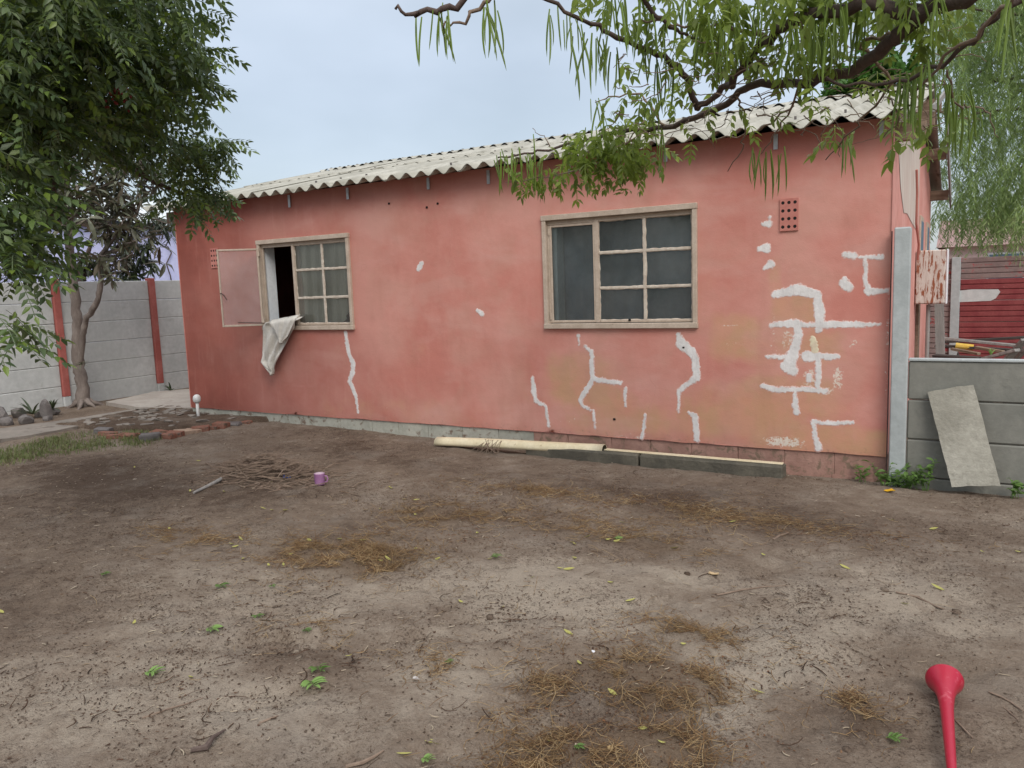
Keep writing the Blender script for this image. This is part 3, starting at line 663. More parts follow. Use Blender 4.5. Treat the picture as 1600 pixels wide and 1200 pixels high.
# roof bolts in rows
bo = MB()
for row_y in (.05, 1.48, 2.75):
    x = RX0+pw
    while x < RX1:
        if random.random() < .7:
            zc = sl_z0+(rid_z-sl_z0)*(row_y-sl_y0)/(rid_y-sl_y0)+.038
            bo.box((x-.008, row_y-.008, zc-.012), (x+.008, row_y+.008, zc+.010))
        x += pw*2
for i in range(46):
    x = RX0+.09+i*pw
    if x < RX1: bo.box((x-.01, rid_y-.02, rid_z+.055), (x+.02, rid_y+.01, rid_z+.068), bev=.003)
H(bo.build('roof_bolt', M['rock'])).__setitem__('kind', 'stuff')
# purlins and beams that stick out at the right gable, barge boards
for y, z, dx in ((.12, 2.50, .20), (1.5, 2.80, .20), (2.95, 3.16, .20), (4.5, 2.87, .22), (5.9, 2.50, .22)):
    H(MB().box((-.10, y-.035, z-.07), (dx, y+.035, z+.06), bev=.004).build('purlin', M['wood']))
    H(MB().box((-L_-.28, y-.035, z-.07), (-L_+.1, y+.035, z+.06), bev=.004).build('purlin', M['wood']))
sl = (rid_z-sl_z0)/(rid_y-sl_y0)
def barge(x, ya, za, yb, zb, h_):
    H(MB().add([(x, ya, za-h_), (x, yb, zb-h_), (x, yb, zb), (x, ya, za), (x+.02, ya, za-h_), (x+.02, yb, zb-h_), (x+.02, yb, zb), (x+.02, ya, za)],
               [(0, 3, 2, 1), (4, 5, 6, 7), (0, 1, 5, 4), (1, 2, 6, 5), (2, 3, 7, 6), (3, 0, 4, 7)]).build('barge_board', M['greywood']))
barge(.225, 0.3, sl_z0+sl*.5-.01, rid_y, rid_z-.03, .05); barge(.225, rid_y+.002, rid_z-.03, 6.42, sl_z0-.04, .20)
# straps that tie the roof down, seen below the eave
for px, py in ((452, 316), (543, 303), (669, 287), (763, 278), (890, 262), (1040, 242), (1212, 222), (1378, 200)):
    p = onplane(px, py, 1, -.012); H(MB().box((p[0]-.016, -.016, p[2]-.055), (p[0]+.016, -.011, 2.57)).build('roof_strap', M['galv']))
# side windows on the gable, meter box, conduit, down pipe strip
for y in (3.75, 5.2):
    o = MB().box((-.002, y-.28, 1.15), (.02, y+.28, 2.10), bev=.004).build('side_window', M['framepaint']); H(o)
    d = MB().box((.0205, y-.22, 1.22), (.024, y+.22, 2.04)).build('pane', M['sheet']); d.parent = o
H(MB().tube([(.03, 2.2, 2.45), (.035, 2.3, 2.25), (.03, 2.4, 1.95), (.05, 2.55, 1.75), (.04, 2.62, 1.6)], .012, 6).build('cable', M['redpaint2']))
mb = MB().box((.006, 2.94, 1.14), (.285, 3.16, 1.70), bev=.012).build('meter_box', M['rust']); H(mb); tag(mb, 'rusty white steel meter box on the side wall')
o = MB().box((.286, 2.945, 1.135), (.305, 3.165, 1.705), bev=.006).build('box_side', M['whitebox']); o.parent = mb
o = MB().box((.22, 2.932, 1.20), (.262, 2.939, 1.29), bev=.002).build('box_latch', M['rust']); o.parent = mb
H(MB().tube([(.13, 3.05, 1.13), (.13, 3.05, .1)], .02, 8).build('conduit', M['greywood']))
H(MB().box((.002, 3.25, .1), (.03, 3.6, 1.13)).build('side_panel', M['wood']))

# ================================================================== CURTAIN + CLOTH
def curtain():
    nx_, nz_ = 60, 16; V = []; F = []
    for j in range(nz_+1):
        for i in range(nx_+1):
            fx, fz = i/nx_, j/nz_; x = -6.02+fx*.80; z = 2.06-fz*(.90-.10*math.sin(fx*3.0)*0)
            if fx > .7: z = 2.06-fz*(.90-.35*((fx-.7)/.3)**2)
            y = .085+.018*math.sin(fx*34+fz*1.2)+.010*math.sin(fx*71+2*fz)
            V.append((x, y, z))
    for j in range(nz_):
        for i in range(nx_): a = j*(nx_+1)+i; F.append((a, a+1, a+nx_+2, a+nx_+1))
    return V, F
V, F = curtain()
cu = mesh_from('curtain', np.array(V), F, M['curtain'], smooth=True); tag(cu, 'grey-green curtain drawn behind the small panes of the left window', 'curtain')
V = []; F = []
for j in range(13):
    for i in range(13):
        fx, fz = i/12, j/12; V.append((-6.17+.13*fx-.0+.05*fz*fx, .12+.02*math.sin(fx*11), 2.04-fz*.90))
for j in range(12):
    for i in range(12): a = j*13+i; F.append((a, a+1, a+14, a+13))
cu2 = mesh_from('curtain', np.array(V), F, M['curtaintan'], smooth=True); tag(cu2, 'tan curtain edge bunched beside the dark opening of the left window', 'curtain')
def cloth():
    # left outline, right outline down from the sill (px) -> draped sheet with folds
    Lf = [(424, 500), (415, 508), (413, 530), (411, 552), (411, 566), (421, 577), (426, 586)]
    Rt = [(464, 493), (462, 512), (452, 530), (444, 545), (437, 562), (432, 575), (428, 586)]
    V = []; F = []; nU = 22; K = 8
    def interp(A, t):
        t *= len(A)-1; i = min(int(t), len(A)-2); f = t-i; return (A[i][0]*(1-f)+A[i+1][0]*f, A[i][1]*(1-f)+A[i+1][1]*f)
    nV = 36
    for j in range(nV+1):
        t = j/nV; a = interp(Lf, t); c = interp(Rt, t)
        for i in range(nU+1):
            s_ = i/nU; q = onplane(a[0]*(1-s_)+c[0]*s_, a[1]*(1-s_)+c[1]*s_, 1, -.07)
            wv = abs(((s_*3.2+t*.9) % 1)-.5)*2
            y = -.080-.050*abs(((s_*2.3-t*1.6) % 1)-.5)-.018*math.sin(s_*15+t*9)-.008*math.sin(s_*37-t*13)
            if t < .08: y = -.07+(.08-t)/.08*.15
            V.append((q[0], y, q[2]+.006*math.sin(s_*9)))
    for j in range(nV):
        for i in range(nU): a = j*(nU+1)+i; F.append((a, a+1, a+nU+2, a+nU+1))
    o = mesh_from('cloth', np.array(V), F, M['cloth'], smooth=True)
    so = o.modifiers.new('s', 'SOLIDIFY'); so.thickness = .004
    return o
def lobe():
    Lf = [(423, 500), (430, 514), (436, 526), (441, 536)]; Rt = [(465, 492), (459, 511), (452, 526), (443, 537)]
    V = []; F = []; nu, nv = 16, 16
    for j in range(nv+1):
        t = j/nv*3; k = min(int(t), 2); f = t-k
        a = [Lf[k][q]*(1-f)+Lf[k+1][q]*f for q in (0, 1)]; c = [Rt[k][q]*(1-f)+Rt[k+1][q]*f for q in (0, 1)]
        for i in range(nu+1):
            s_ = i/nu; q = onplane(a[0]*(1-s_)+c[0]*s_, a[1]*(1-s_)+c[1]*s_, 1, -.12)
            V.append((q[0], -.135-.022*abs(((s_*2.4+t*.25) % 1)-.5)*2-.007*math.sin(s_*29+t*4)+(.06*(1-t/.3) if t < .3 else 0), q[2]))
    for j in range(nv):
        for i in range(nu): a = j*(nu+1)+i; F.append((a, a+1, a+nu+2, a+nu+1))
    return V, F
cl = cloth(); V, F = lobe(); lb = mesh_from('cloth_fold', np.array(V), F, M['cloth'], cl, smooth=True); so = lb.modifiers.new('s', 'SOLIDIFY'); so.thickness = .004
tag(cl, 'crumpled dirty white cloth hanging out over the left window sill', 'cloth')

# ================================================================== FENCES
def vib_panel(x0, x1, y0, y1, z0, z1, mat, axis='y', inset=.006, ridges=0):
    """one precast panel between two posts; axis = direction of run"""
    b_ = MB(); n = ridges
    if n == 0:
        b_.box((x0, y0, z0+.0008), (x1, y1, z1-.0008), bev=.009, jit=.0012)
    else:
        b_.box((x0, y0+.012, z0+.002), (x1, y1, z1-.002))
        hgt = (z1-z0)/n
        for i in range(n): b_.box((x0, y0, z0+i*hgt+.007), (x1, y0+.011, z0+(i+1)*hgt-.007), bev=.004)
    return b_
fl = empty('boundary_wall', (-10.7, 1.5, 0)); tag(fl, 'grey concrete panel boundary wall with red painted posts on the left', 'wall')
FX = -10.72
ys = [-6.05, -4.55, -3.03, -1.53, -.03, 1.49, 3.0, 4.5, 6.0]
for i in range(len(ys)-1):
    for k in range(6):
        o = vib_panel(FX-.022+random.uniform(-.004, .004), FX+.022, ys[i]+.052, ys[i+1]-.052, .01+k*.298-.02, .01+(k+1)*.298-.02, M['fence']).build('panel', M['fence']); put(o, fl)
for y in ys:
    o = MB().box((FX-.05, y-.05, .14), (FX+.062, y+.05, 1.815), bev=.006).build('post', M['redpaint']); put(o, fl)
    o = MB().box((FX-.05, y-.05, -.3), (FX+.062, y+.05, .138), bev=.004).build('post_foot', M['fence']); put(o, fl)
fr_ = empty('garden_wall', (.5, -.06, -.1)); tag(fr_, 'low grey concrete panel wall beside the right corner of the pink house', 'wall')
for i, (xa, xb) in enumerate(((.140, 1.58), (1.70, 3.1))):
    for k, (za, zb) in enumerate(((-.32, -.018), (-.014, .264), (.268, .556), (.560, .842))):
        o = vib_panel(xa, xb, -.085+random.uniform(-.002, .002), -.04, za, zb, M['fence2']).build('panel', M['fence2']); put(o, fr_)
    o = MB().box((xa, -.095, .8425), (xb, -.03, .862), bev=.004).build('coping', M['postgrey']); put(o, fr_)
o = MB().box((.026, -.115, -.35), (.135, -.015, 1.80), bev=.008, jit=.002).build('post', M['postgrey']); put(o, fr_); tag(o, 'tall bare concrete post')
o = MB().box((1.585, -.115, -.35), (1.695, -.015, 1.80), bev=.008, jit=.002).build('post', M['postgrey']); put(o, fr_)
o = MB().box((.004, -.055, -.2), (.010, -.03, 1.78)).build('strip', M['darkmetal']); put(o, fr_)
# maroon ridged fence at the back
fb = empty('maroon_fence', (2, 6.35, 0)); tag(fb, 'maroon ridged concrete panel fence behind the rubble heap', 'fence')
bx = [-1.16, .34, 1.84, 3.34, 4.84]
for i in range(len(bx)-1):
    for k in range(6):
        mt = M['greyred'] if (k == 5 or i == 0) else M['redfence']
        o = vib_panel(bx[i]+.05, bx[i+1]-.05, 6.33, 6.385, -.15+k*.30, -.15+(k+1)*.30, mt, ridges=4).build('panel', mt); put(o, fb)
for x in bx:
    o = MB().box((x-.065, 6.29, -.3), (x+.05, 6.39, 1.66), bev=.006).build('post', M['postgrey']); put(o, fb)
# bare scuffed patch on the fence
V = []; 
ppts = [(1500, 454), (1520, 452), (1560, 452), (1563, 456), (1556, 466), (1548, 470), (1500, 472), (1494, 466)]
V = [tuple(onplane(a, c, 1, 6.326)) for a, c in ppts]
put(mesh_from('bare_patch', np.array(V), [tuple(range(len(V)))], M['fence']), fb)

# ================================================================== neighbours
nh = empty('neighbour_house', (-15, 1, 0)); tag(nh, 'lilac painted house with pale sheet roof beyond the left boundary wall', 'house')
put(MB().box((-19, -6, -.3), (-13, 6.5, 2.88)).build('wall', M['lilac']), nh)
V, F = [], []
for k in range(80):
    pass
rf = MB(); n = 60
Vr = []; Fr = []
for i in range(n*4+1):
    y = -6.3+13.1*i/(n*4); dz = .02*math.cos(i*math.pi/2)
    Vr += [(-12.8, y, 2.90+dz), (-16, y, 3.75+dz), (-19.2, y, 2.90+dz)]
for i in range(n*4): Fr += [(i*3, i*3+1, i*3+4, i*3+3), (i*3+1, i*3+2, i*3+5, i*3+4)]
put(rf.add(Vr, Fr).build('roof', M['farroof'], smooth=True), nh)
put(MB().box((-12.998, -6, 2.80), (-12.95, 6.5, 2.87)).build('fascia', M['wood']), nh)
put(MB().tube([tuple(onplane(a, c, 0, -12.97)) for a, c in ((262, 385), (268, 395), (260, 412), (266, 430), (268, 440))], .012, 5).build('cable', M['darkmetal']), nh)
def far_house(x0, x1, y0, y1, h, ridge, lab):
    e_ = empty('far_house', ((x0+x1)/2, y0, 0)); tag(e_, lab, 'house')
    put(MB().box((x0, y0, -.3), (x1, y1, h)).build('wall', M['farwall']), e_)
    ym = (y0+y1)/2
    put(MB().add([(x0-.3, y0-.4, h-.06), (x1+.3, y0-.4, h-.06), (x1+.3, ym, ridge), (x0-.3, ym, ridge), (x0-.3, y1+.4, h-.06), (x1+.3, y1+.4, h-.06)], [(0, 1, 2, 3), (3, 2, 5, 4), (0, 3, 4), (1, 5, 2)]).build('roof', M['farroof2']), e_)
    for xw in (x0+1.2, x0+3.4):
        f_ = MB().box((xw-.03, y0-.03, 1.0), (xw+1.03, y0-.002, 2.0)).build('window', M['whitebox']); put(f_, e_)
        p_ = MB().box((xw+.03, y0-.04, 1.06), (xw+.97, y0-.031, 1.94)).build('pane', M['sheet']); p_.parent = f_
far_house(-.2, 7, 24, 30, 2.3, 3.3, 'distant pale pink house with dull red roof beyond the maroon fence')

# ================================================================== YARD THINGS
def G(x, y, up=0.0): return np.array([x, y, float(surf(x, y))+up])
def grs(px, py, up=0.0):
    z = -.05
    for _ in range(5):
        p = onplane(px, py, 2, z); z = float(surf(p[0], p[1]))+up
    return p
def rockmesh(r, seed, sub=2, flat=.7):
    bm = bmesh.new(); bmesh.ops.create_icosphere(bm, subdivisions=sub, radius=1)
    rs = np.random.RandomState(seed); dirs = rs.randn(9, 3); dirs /= np.linalg.norm(dirs, axis=1)[:, None]; lim = rs.uniform(.55, .85, 9)
    for v in bm.verts:
        c = np.array(v.co)
        for d, l in zip(dirs, lim):
            k = c@d
            if k > l: c = c-d*(k-l)
        v.co = Vector((c[0]*r[0], c[1]*r[1], c[2]*r[2]))+Vector(rs.uniform(-.02, .02, 3)*min(r))
    V = [tuple(v.co) for v in bm.verts]; bm.verts.index_update(); F = [[v.index for v in f.verts] for f in bm.faces]; bm.free(); return V, F
# concrete path strip, apron and the low earth bank with broken bricks
def strip(name, pts, z, th, mat, seed, jag=.02):
    """pts: closed outline in world xy; a slab with a ragged edge"""
    P = []
    n = len(pts)
    for i in range(n):
        a = np.array(pts[i]); c = np.array(pts[(i+1) % n]); L = np.linalg.norm(c-a); m_ = max(2, int(L/.07)); nrm = np.array([c[1]-a[1], a[0]-c[0]])/max(L, 1e-6)
        for k in range(m_):
            q = a+(c-a)*k/m_; P.append(q+nrm*jag*(fbm(q[0]*6+seed, q[1]*6, seed, 3)-.5)*2)
    bm = bmesh.new(); top = [bm.verts.new((p[0], p[1], z)) for p in P]; f = bm.faces.new(top)
    if f.normal.z < 0: bm.normal_update()
    bm.normal_update()
    if f.normal.z < 0: f.normal_flip()
    r_ = bmesh.ops.extrude_face_region(bm, geom=[f]); vs = [e_ for e_ in r_['geom'] if isinstance(e_, bmesh.types.BMVert)]
    for v in vs: v.co.z -= th
    for v in top:
        v.co.z += .010*(fbm(v.co.x*5, v.co.y*5, seed+3, 2)-.5)
    bm.normal_update(); bmesh.ops.recalc_face_normals(bm, faces=bm.faces[:])
    bmesh.ops.triangulate(bm, faces=[f_ for f_ in bm.faces if len(f_.verts) > 4])
    me = bpy.data.meshes.new(name); bm.to_mesh(me); bm.free(); me.materials.append(mat); o = bpy.data.objects.new(name, me); COL.objects.link(o); return o
def q2(px, py, z=0.04): p = onplane(px, py, 2, z); return (p[0], p[1])
zt = .03
tag(strip('path', [q2(-260, 712, zt), q2(-20, 672, zt), q2(100, 656, zt), q2(200, 640, zt), q2(262, 640, zt), q2(190, 652, zt), q2(130, 664, zt), q2(60, 678, zt), q2(-20, 690, zt), q2(-260, 740, zt)], zt, .2, M['path'], 5, .05), kind='structure')
tag(strip('concrete_apron', [q2(165, 628, .05), q2(240, 612, .05), (-9.9, 1.9), (-9.9, 5.5), (-8.02, 5.5), (-8.02, .55), q2(303, 637, .05), q2(215, 636, .05)], .05, .2, M['apron'], 8, .03), kind='structure')
# raised earth between path and house
ex = np.linspace(-9.6, -6.6, 100); ey = np.linspace(-1.5, .25, 70); EX, EY = np.meshgrid(ex, ey)
edge_d = (EY-(-.10+(EX+6.75)*.50*1.0))        # bank runs obliquely
front = np.interp(EX, [-9.6, -8.6, -7.9, -7.2, -6.85, -6.6], [-1.35, -1.22, -1.15, -.85, -.30, .0])
hh = sst(-.02, .10, EY-front)
EZ = -.10+hh*(.145+.04*(fbm(EX*3, EY*3, 33, 4)-.5)+.018*(fbm(EX*14, EY*14, 36, 3)-.5))-.16*sst(-8.9, -9.5, EX)
id_ = np.arange(7000).reshape(70, 100)
eb = mesh_from('earth_bank', np.stack([EX, EY, EZ], -1), np.stack([id_[:-1, :-1], id_[:-1, 1:], id_[1:, 1:], id_[1:, :-1]], -1).reshape(-1, 4), M['soil'], smooth=True, attrs={'dry': np.full(EX.shape, .18), 'straw': np.full(EX.shape, .25)})
tag(eb, kind='structure')
bl_ = [(('earthy'), 252, 677), ('earthy', 263, 683), ('earthy', 277, 680), ('pale', 288, 676), ('pale', 303, 674), ('earthy', 316, 672), ('earthy', 332, 669), ('earthy', 349, 667), ('grey', 366, 664), ('earthy', 384, 661), ('grey', 238, 686), ('earthy', 205, 682), ('earthy', 186, 683), ('earthy', 172, 679), ('grey', 165, 676)]
for i, (k, px, py) in enumerate(bl_):
    p = onplane(px, py, 2, -.0); Mx = Matrix.Rotation(math.radians(28)+random.uniform(-.35, .35), 4, 'Z')@Matrix.Rotation(random.uniform(-.12, .12), 4, 'X')
    ln = random.uniform(.09, .11)
    o = MB().box((-ln, -.055, -.05), (ln, .05, .03+random.uniform(-.012, .012)), M=Mx, bev=.012, jit=.008).build('edging_brick', {'earthy': M['brick'], 'pale': M['brickpale'], 'grey': M['rock']}[k])
    o.location = (p[0], p[1]-.02, +.012+random.uniform(-.012, .014))
    rank = sorted(q_[1] for q_ in bl_ if q_[0] == k).index(px)
    tag(o, ['first', 'second', 'third', 'fourth', 'fifth', 'sixth', 'seventh', 'eighth', 'ninth', 'tenth'][rank]+' '+{'earthy': 'reddish brick', 'pale': 'pale buff brick', 'grey': 'grey stone'}[k]+' from the left in the broken edging of the earth bank', 'brick' if k != 'grey' else 'stone', {'earthy': 'reddish bricks of the broken edging', 'pale': 'pale bricks of the broken edging', 'grey': 'grey stones of the broken edging'}[k])
# flat flakes on the bank
for i in range(70):
    x, y = RS.uniform(-8.9, -7.1), RS.uniform(-1.0, -.1)
    if y < np.interp(x, [-9.6, -8.6, -7.9, -7.2, -6.85, -6.6], [-1.25, -1.12, -1.05, -.75, -.20, .1]): continue
    pass
fm = MB()
for i in range(90):
    x, y = RS.uniform(-9.0, -7.0), RS.uniform(-1.1, .1); fr0 = np.interp(x, [-9.6, -8.6, -7.9, -7.2, -6.85, -6.6], [-1.25, -1.12, -1.05, -.75, -.20, .1])
    if y < fr0: continue
    j = int((x+9.6)/3*99); jy = int((y+1.5)/1.75*69); z = EZ[jy, j]; s_ = RS.uniform(.02, .075)
    fm.box((-s_, -s_*.5, -.005), (s_, s_*.5, .006), M=Matrix.Translation((x, y, z+.004))@Matrix.Rotation(RS.uniform(0, 3.1), 4, 'Z')@Matrix.Rotation(RS.uniform(-.15, .15), 4, 'X'), jit=.008)
tag(fm.build('paving_fragments', M['path']), 'flat broken concrete flakes scattered on the earth bank', 'rubble', kind='stuff')

# rocks and spiky plants along the left wall
rk = [(8, 658, .17, .13, .13, 'rounded grey rock at the left edge of the picture below the wall'), (38, 652, .12, .1, .10, 'dark blocky stone between the left rock and the spiky plant'), (22, 645, .10, .08, .07, 'small dark stone behind the left rocks'),
      (50, 662, .10, .09, .09, 'mauve-grey stone on the path edge under the spiky plant'), (70, 651, .13, .08, .07, 'flat pale topped stone right of the spiky plant'), (92, 648, .12, .08, .08, 'small reddish grey stone beside the upright boulder'), (83, 657, .07, .06, .05, 'small pebble like stone at the path edge'), (20, 664, .12, .09, .08, 'low stone sunk at the edge of the concrete path')]
for i, (px, py, a, c, d, lab) in enumerate(rk):
    p = grs(px-8, py); V, F = rockmesh((a, c, d), 50+i)
    o = mesh_from('rock', np.array(V), F, M['rock']); o.location = (p[0], p[1], p[2]+d*.55); tag(o, lab, 'rock')
p = grs(74, 656); V, F = rockmesh((.09, .08, .17), 99); o = mesh_from('boulder', np.array(V), F, M['rock']); o.location = (p[0], p[1], p[2]+.11); tag(o, 'upright grey boulder standing beside the spiky plant', 'rock')
def blade_plant(name, loc, n, L, wd, mat, seed, up=.6, leafname='leaf'):
    rs = np.random.RandomState(seed); e_ = empty(name, loc)
    for i in range(n):
        a = rs.uniform(0, 6.28); el = rs.uniform(up-.35, up+.5); l_ = L*rs.uniform(.7, 1.1); V = []; F = []
        d = Vector((math.cos(a), math.sin(a), 0)); s_ = Vector((-d.y, d.x, 0))
        for k in range(6):
            t = k/5; pos = d*(l_*t*math.cos(el))+Vector((0, 0, l_*t*math.sin(el)-.35*l_*t*t)); w_ = wd*(1-t)**.7*(.6+.4*math.sin(t*3.1)); dp = Vector((0, 0, -w_*.35))
            V += [tuple(pos-s_*w_), tuple(pos+dp), tuple(pos+s_*w_)]
        for k in range(5): b_ = k*3; F += [(b_, b_+1, b_+4, b_+3), (b_+1, b_+2, b_+5, b_+4)]
        o = mesh_from(leafname, np.array(V), F, mat, e_)
    return e_
p = grs(46, 655); tag(blade_plant('spiky_plant', (p[0], p[1]+.05, p[2]+.06), 15, .42, .022, M['darkleaf'], 3), 'spiky dark plant growing among the rocks below the left wall', 'plant')
p = grs(66, 652); tag(blade_plant('spiky_plant', (p[0]+.05, p[1]+.12, p[2]+.1), 8, .30, .02, M['darkleaf'], 4), 'small spiky plant tucked behind the upright boulder', 'plant')
p = onplane(250, 600, 0, -10.5); tag(blade_plant('spiky_plant', (-10.45, 1.50, .02), 10, .30, .02, M['darkleaf'], 8), 'small tuft growing at the foot of the second red post', 'plant')
tag(blade_plant('spiky_plant', (-10.3, 2.6, .02), 14, .5, .03, M['darkleaf'], 9, 1.1), 'dark leafy tuft in the gap behind the left house corner', 'plant')

# standpipe
p = onplane(310, 651, 1, -.22); sp = empty('vent_pipe', (p[0], -.22, -.05)); tag(sp, 'white plastic stub pipe with round cap at the left corner of the house', 'pipe')
MB().lathe([(.0, 0), (.019, 0), (.019, .29), (.017, .29)], 14).build('pipe_tube', M['pvc'], sp, True)
MB().lathe([(.0, .262), (.030, .266), (.044, .285), (.048, .318), (.040, .345), (.022, .362), (0, .366)], 18).build('cap', M['pvc'], sp, True)
# half round gutter lengths and kerb along the right half of the front wall
zk = lambda x: float(surf(x, -.25))
def kerb(x0, x1, lab):
    o = MB().box((x0, -.33, -.34), (x1, -.19, +.040), bev=.012, jit=.006).build('kerb_block', M['kerb']); tag(o, lab, 'kerb')
kerb(-2.95, -1.86, 'dark concrete kerb block under the cream pipe'); kerb(-1.85, -.69, 'dark concrete kerb block under the thin pale trim strip')
def halfpipe(x0, x1, y0, y1, z0, z1, r, th):
    V = []; F = []; n = 9; m_ = 14
    for side in (0, 1):
        for j in range(m_+1):
            t = j/m_
            for k in range(n+1):
                a = math.pi*(-.08+1.16*k/n); rr = r-side*th
                V.append((x0+(x1-x0)*t, y0+(y1-y0)*t-rr*math.cos(a), z0+(z1-z0)*t+rr*math.sin(a)+.004*math.sin(t*5)))
    o_ = (n+1)*(m_+1)
    for j in range(m_):
        for k in range(n): a = j*(n+1)+k; F += [(a, a+n+1, a+n+2, a+1), (a+o_, a+1+o_, a+n+2+o_, a+n+1+o_)]
    for j in (0, m_):
        for k in range(n): a = j*(n+1)+k; F.append((a, a+1, a+1+o_, a+o_))
    for k in (0, n):
        for j in range(m_): a = j*(n+1)+k; F.append((a, a+o_, a+n+1+o_, a+n+1))
    return V, F
V, F = halfpipe(-3.93, -2.20, -.33, -.25, -.005, .034, .060, .005)
tag(mesh_from('half_pipe', np.array(V), F, M['cream'], smooth=True), 'cream half round pipe lying along the foot of the pink wall', 'pipe')
st = MB().box((-2.19, -.285, .0425), (-.70, -.225, .051), bev=.003, jit=.002).build('trim_strip', M['cream']); tag(st, 'thin pale strip lying on the kerb right of the cream pipe', 'strip')
tw = MB()
for i in range(16):
    x = -3.32+RS.uniform(-.08, .12); a_ = RS.uniform(-.16, .16); tw.tube([(x-a_, -.42+RS.uniform(0, .03), -.04), (x-a_*.4, -.385, .01), (x+RS.uniform(-.03, .03), -.33, .066), (x+a_*.6, -.27, .05)], RS.uniform(.0018, .0035), 4)
tag(tw.build('twig_bundle', M['twig']), 'dry twigs caught over the cream pipe', 'twigs', kind='stuff')
# drain frame by the corner
dfm = MB(); px, py = 1335, 745; p = grs(px, py)
d_ = empty('drain_frame', (p[0], p[1], p[2])); tag(d_, 'small square concrete drain frame at the foot of the wall near the weeds', 'drain')
for a, c in (((-.15, -.10, -.05), (.15, -.06, .03)), ((-.15, .06, -.05), (.15, .10, .03)), ((-.15, -.059, -.05), (-.11, .059, .03)), ((.11, -.059, -.05), (.15, .059, .03))):
    MB().box(a, c, bev=.006, jit=.003).build('rim', M['plinthpink'], d_)
# leaning slab
A = np.array(onplane(1449, 612, 1, -.145)); Bq = np.array(onplane(1521, 600, 1, -.145)); Cq = np.array(onplane(1563, 759, 1, -.27)); Dq = np.array(onplane(1487, 761, 1, -.27))
nrm = np.cross(Bq-A, Dq-A); nrm /= np.linalg.norm(nrm)
if nrm[1] > 0: nrm = -nrm
n = 8; V = []; F = []
def sidept(P, Q, t, k): return P+(Q-P)*t
rim = []
for (P, Q, m_) in ((A, Bq, 6), (Bq, Cq, 14), (Cq, Dq, 6), (Dq, A, 14)):
    for k in range(m_):
        q = P+(Q-P)*k/m_; q = q+(A+Cq-2*q)*0.012*RS.uniform(-.4, .8); rim.append(q)
m_ = len(rim); V = [tuple(q) for q in rim]+[tuple(q-nrm*.045) for q in rim]
F = [tuple(range(m_)), tuple(range(2*m_-1, m_-1, -1))]+[(i, i+m_, (i+1) % m_+m_, (i+1) % m_) for i in range(m_)]
M['slab'] = worn('lichen_slab', (.28, .265, .22), (.42, .40, .34), sc=3, bump=.8, bsc=35, dist=.008, spots=(.19, .18, .15), spotthr=(.58, .74))
sl_ = mesh_from('loose_slab', np.array(V), F, M['slab']); tag(sl_, 'weathered concrete slab leaning against the low grey wall', 'slab')
# mug
p = grs(500, 757); mg = empty('enamel_mug', p); mg.scale = (.88,)*3; tag(mg, 'small mauve mug standing on the dirt by the stick pile', 'mug')
MB().lathe([(0, .003), (.043, .0), (.046, .006), (.0465, .098), (.0485, .102), (.046, .104)], 26).build('cup_body', M['mauve'], mg, True)
MB().lathe([(.0455, .103), (.044, .098), (.043, .010), (0, .008)], 26).build('cup_inside', M['cupin'], mg, True)
MB().tube([(.045, .01, .082), (.068, .02, .08), (.076, .024, .055), (.068, .02, .03), (.045, .01, .024)], .006, 7).build('cup_handle', M['mauve'], mg, True)
# vuvuzela
p0 = grs(1475, 1085); tipd = grs(1497, 1330)
hr = 0.062; hr = .061; ax0 = np.array([p0[0], p0[1]+.0, p0[2]+hr-.006]); ax1 = np.array([tipd[0], tipd[1]-.02, tipd[2]+.018]); dv = Vector(ax1-ax0); Lh = .63; dv.normalize()
hn = empty('vuvuzela', ax0); tag(hn, 'red plastic vuvuzela horn lying on the dirt in the lower right corner', 'horn')
Mh = dv.to_track_quat('Z', 'Y').to_matrix().to_4x4()
prof = [(.0610, .0), (.0620, .002), (.0600, .007), (.0545, .020), (.0455, .040), (.0365, .068), (.0300, .10), (.0250, .14), (.0215, .19), (.0195, .25), (.0180, .32), (.0162, .41), (.0142, .51), (.0125, .58)]
inner = [(r-.0022, h+.0008) for r, h in prof]
MB().lathe(prof[::1], 40, Mh).build('bell', M['horn'], hn, True)
MB().lathe(inner[::-1]+[(.0610, 0)], 40, Mh).build('bell_inside', M['horn'], hn, True)
MB().lathe([(.0125, .58), (.0140, .585), (.0165, .61), (.0185, .628), (.0185, .635), (.013, .637), (.009, .61)], 24, Mh).build('mouthpiece', M['horn'], hn, True)
# blue scrap, orange peel, wood chip, pale offcuts
def scrap(px, py, s_, col, lab, cat, nm, th=.004):
    p = grs(px, py); m_ = worn(nm+'_colour', col, tuple(c*.8 for c in col), sc=30, bump=.2)
    n = 9; rs = np.random.RandomState(px); ang = np.linspace(0, 2*math.pi, n, endpoint=False); R = s_*rs.uniform(.5, 1.1, n)
    V = [(R[i]*math.cos(ang[i]), R[i]*.7*math.sin(ang[i]), .006+rs.uniform(0, s_*.35)) for i in range(n)]; V += [(x, y, z+th) for x, y, z in V]
    F = [tuple(range(n-1, -1, -1)), tuple(range(n, 2*n))]+[(i, (i+1) % n, (i+1) % n+n, i+n) for i in range(n)]
    o = mesh_from(nm, np.array(V), F, m_); o.location = tuple(p); tag(o, lab, cat)
scrap(449, 748, .045, (.03, .10, .42), 'scrap of blue plastic at the edge of the stick pile', 'litter', 'plastic_scrap')
scrap(370, 741, .030, (.75, .75, .78), 'tiny white scrap on the stick pile', 'litter', 'paper_scrap')
scrap(1391, 769, .042, (.75, .42, .02), 'bright orange-yellow leaf or peel on the dirt below the weeds', 'litter', 'orange_peel')
scrap(1115, 900, .035, (.52, .38, .22), 'pale tan wood chip on the dirt right of the centre', 'wood chip', 'wood_chip')
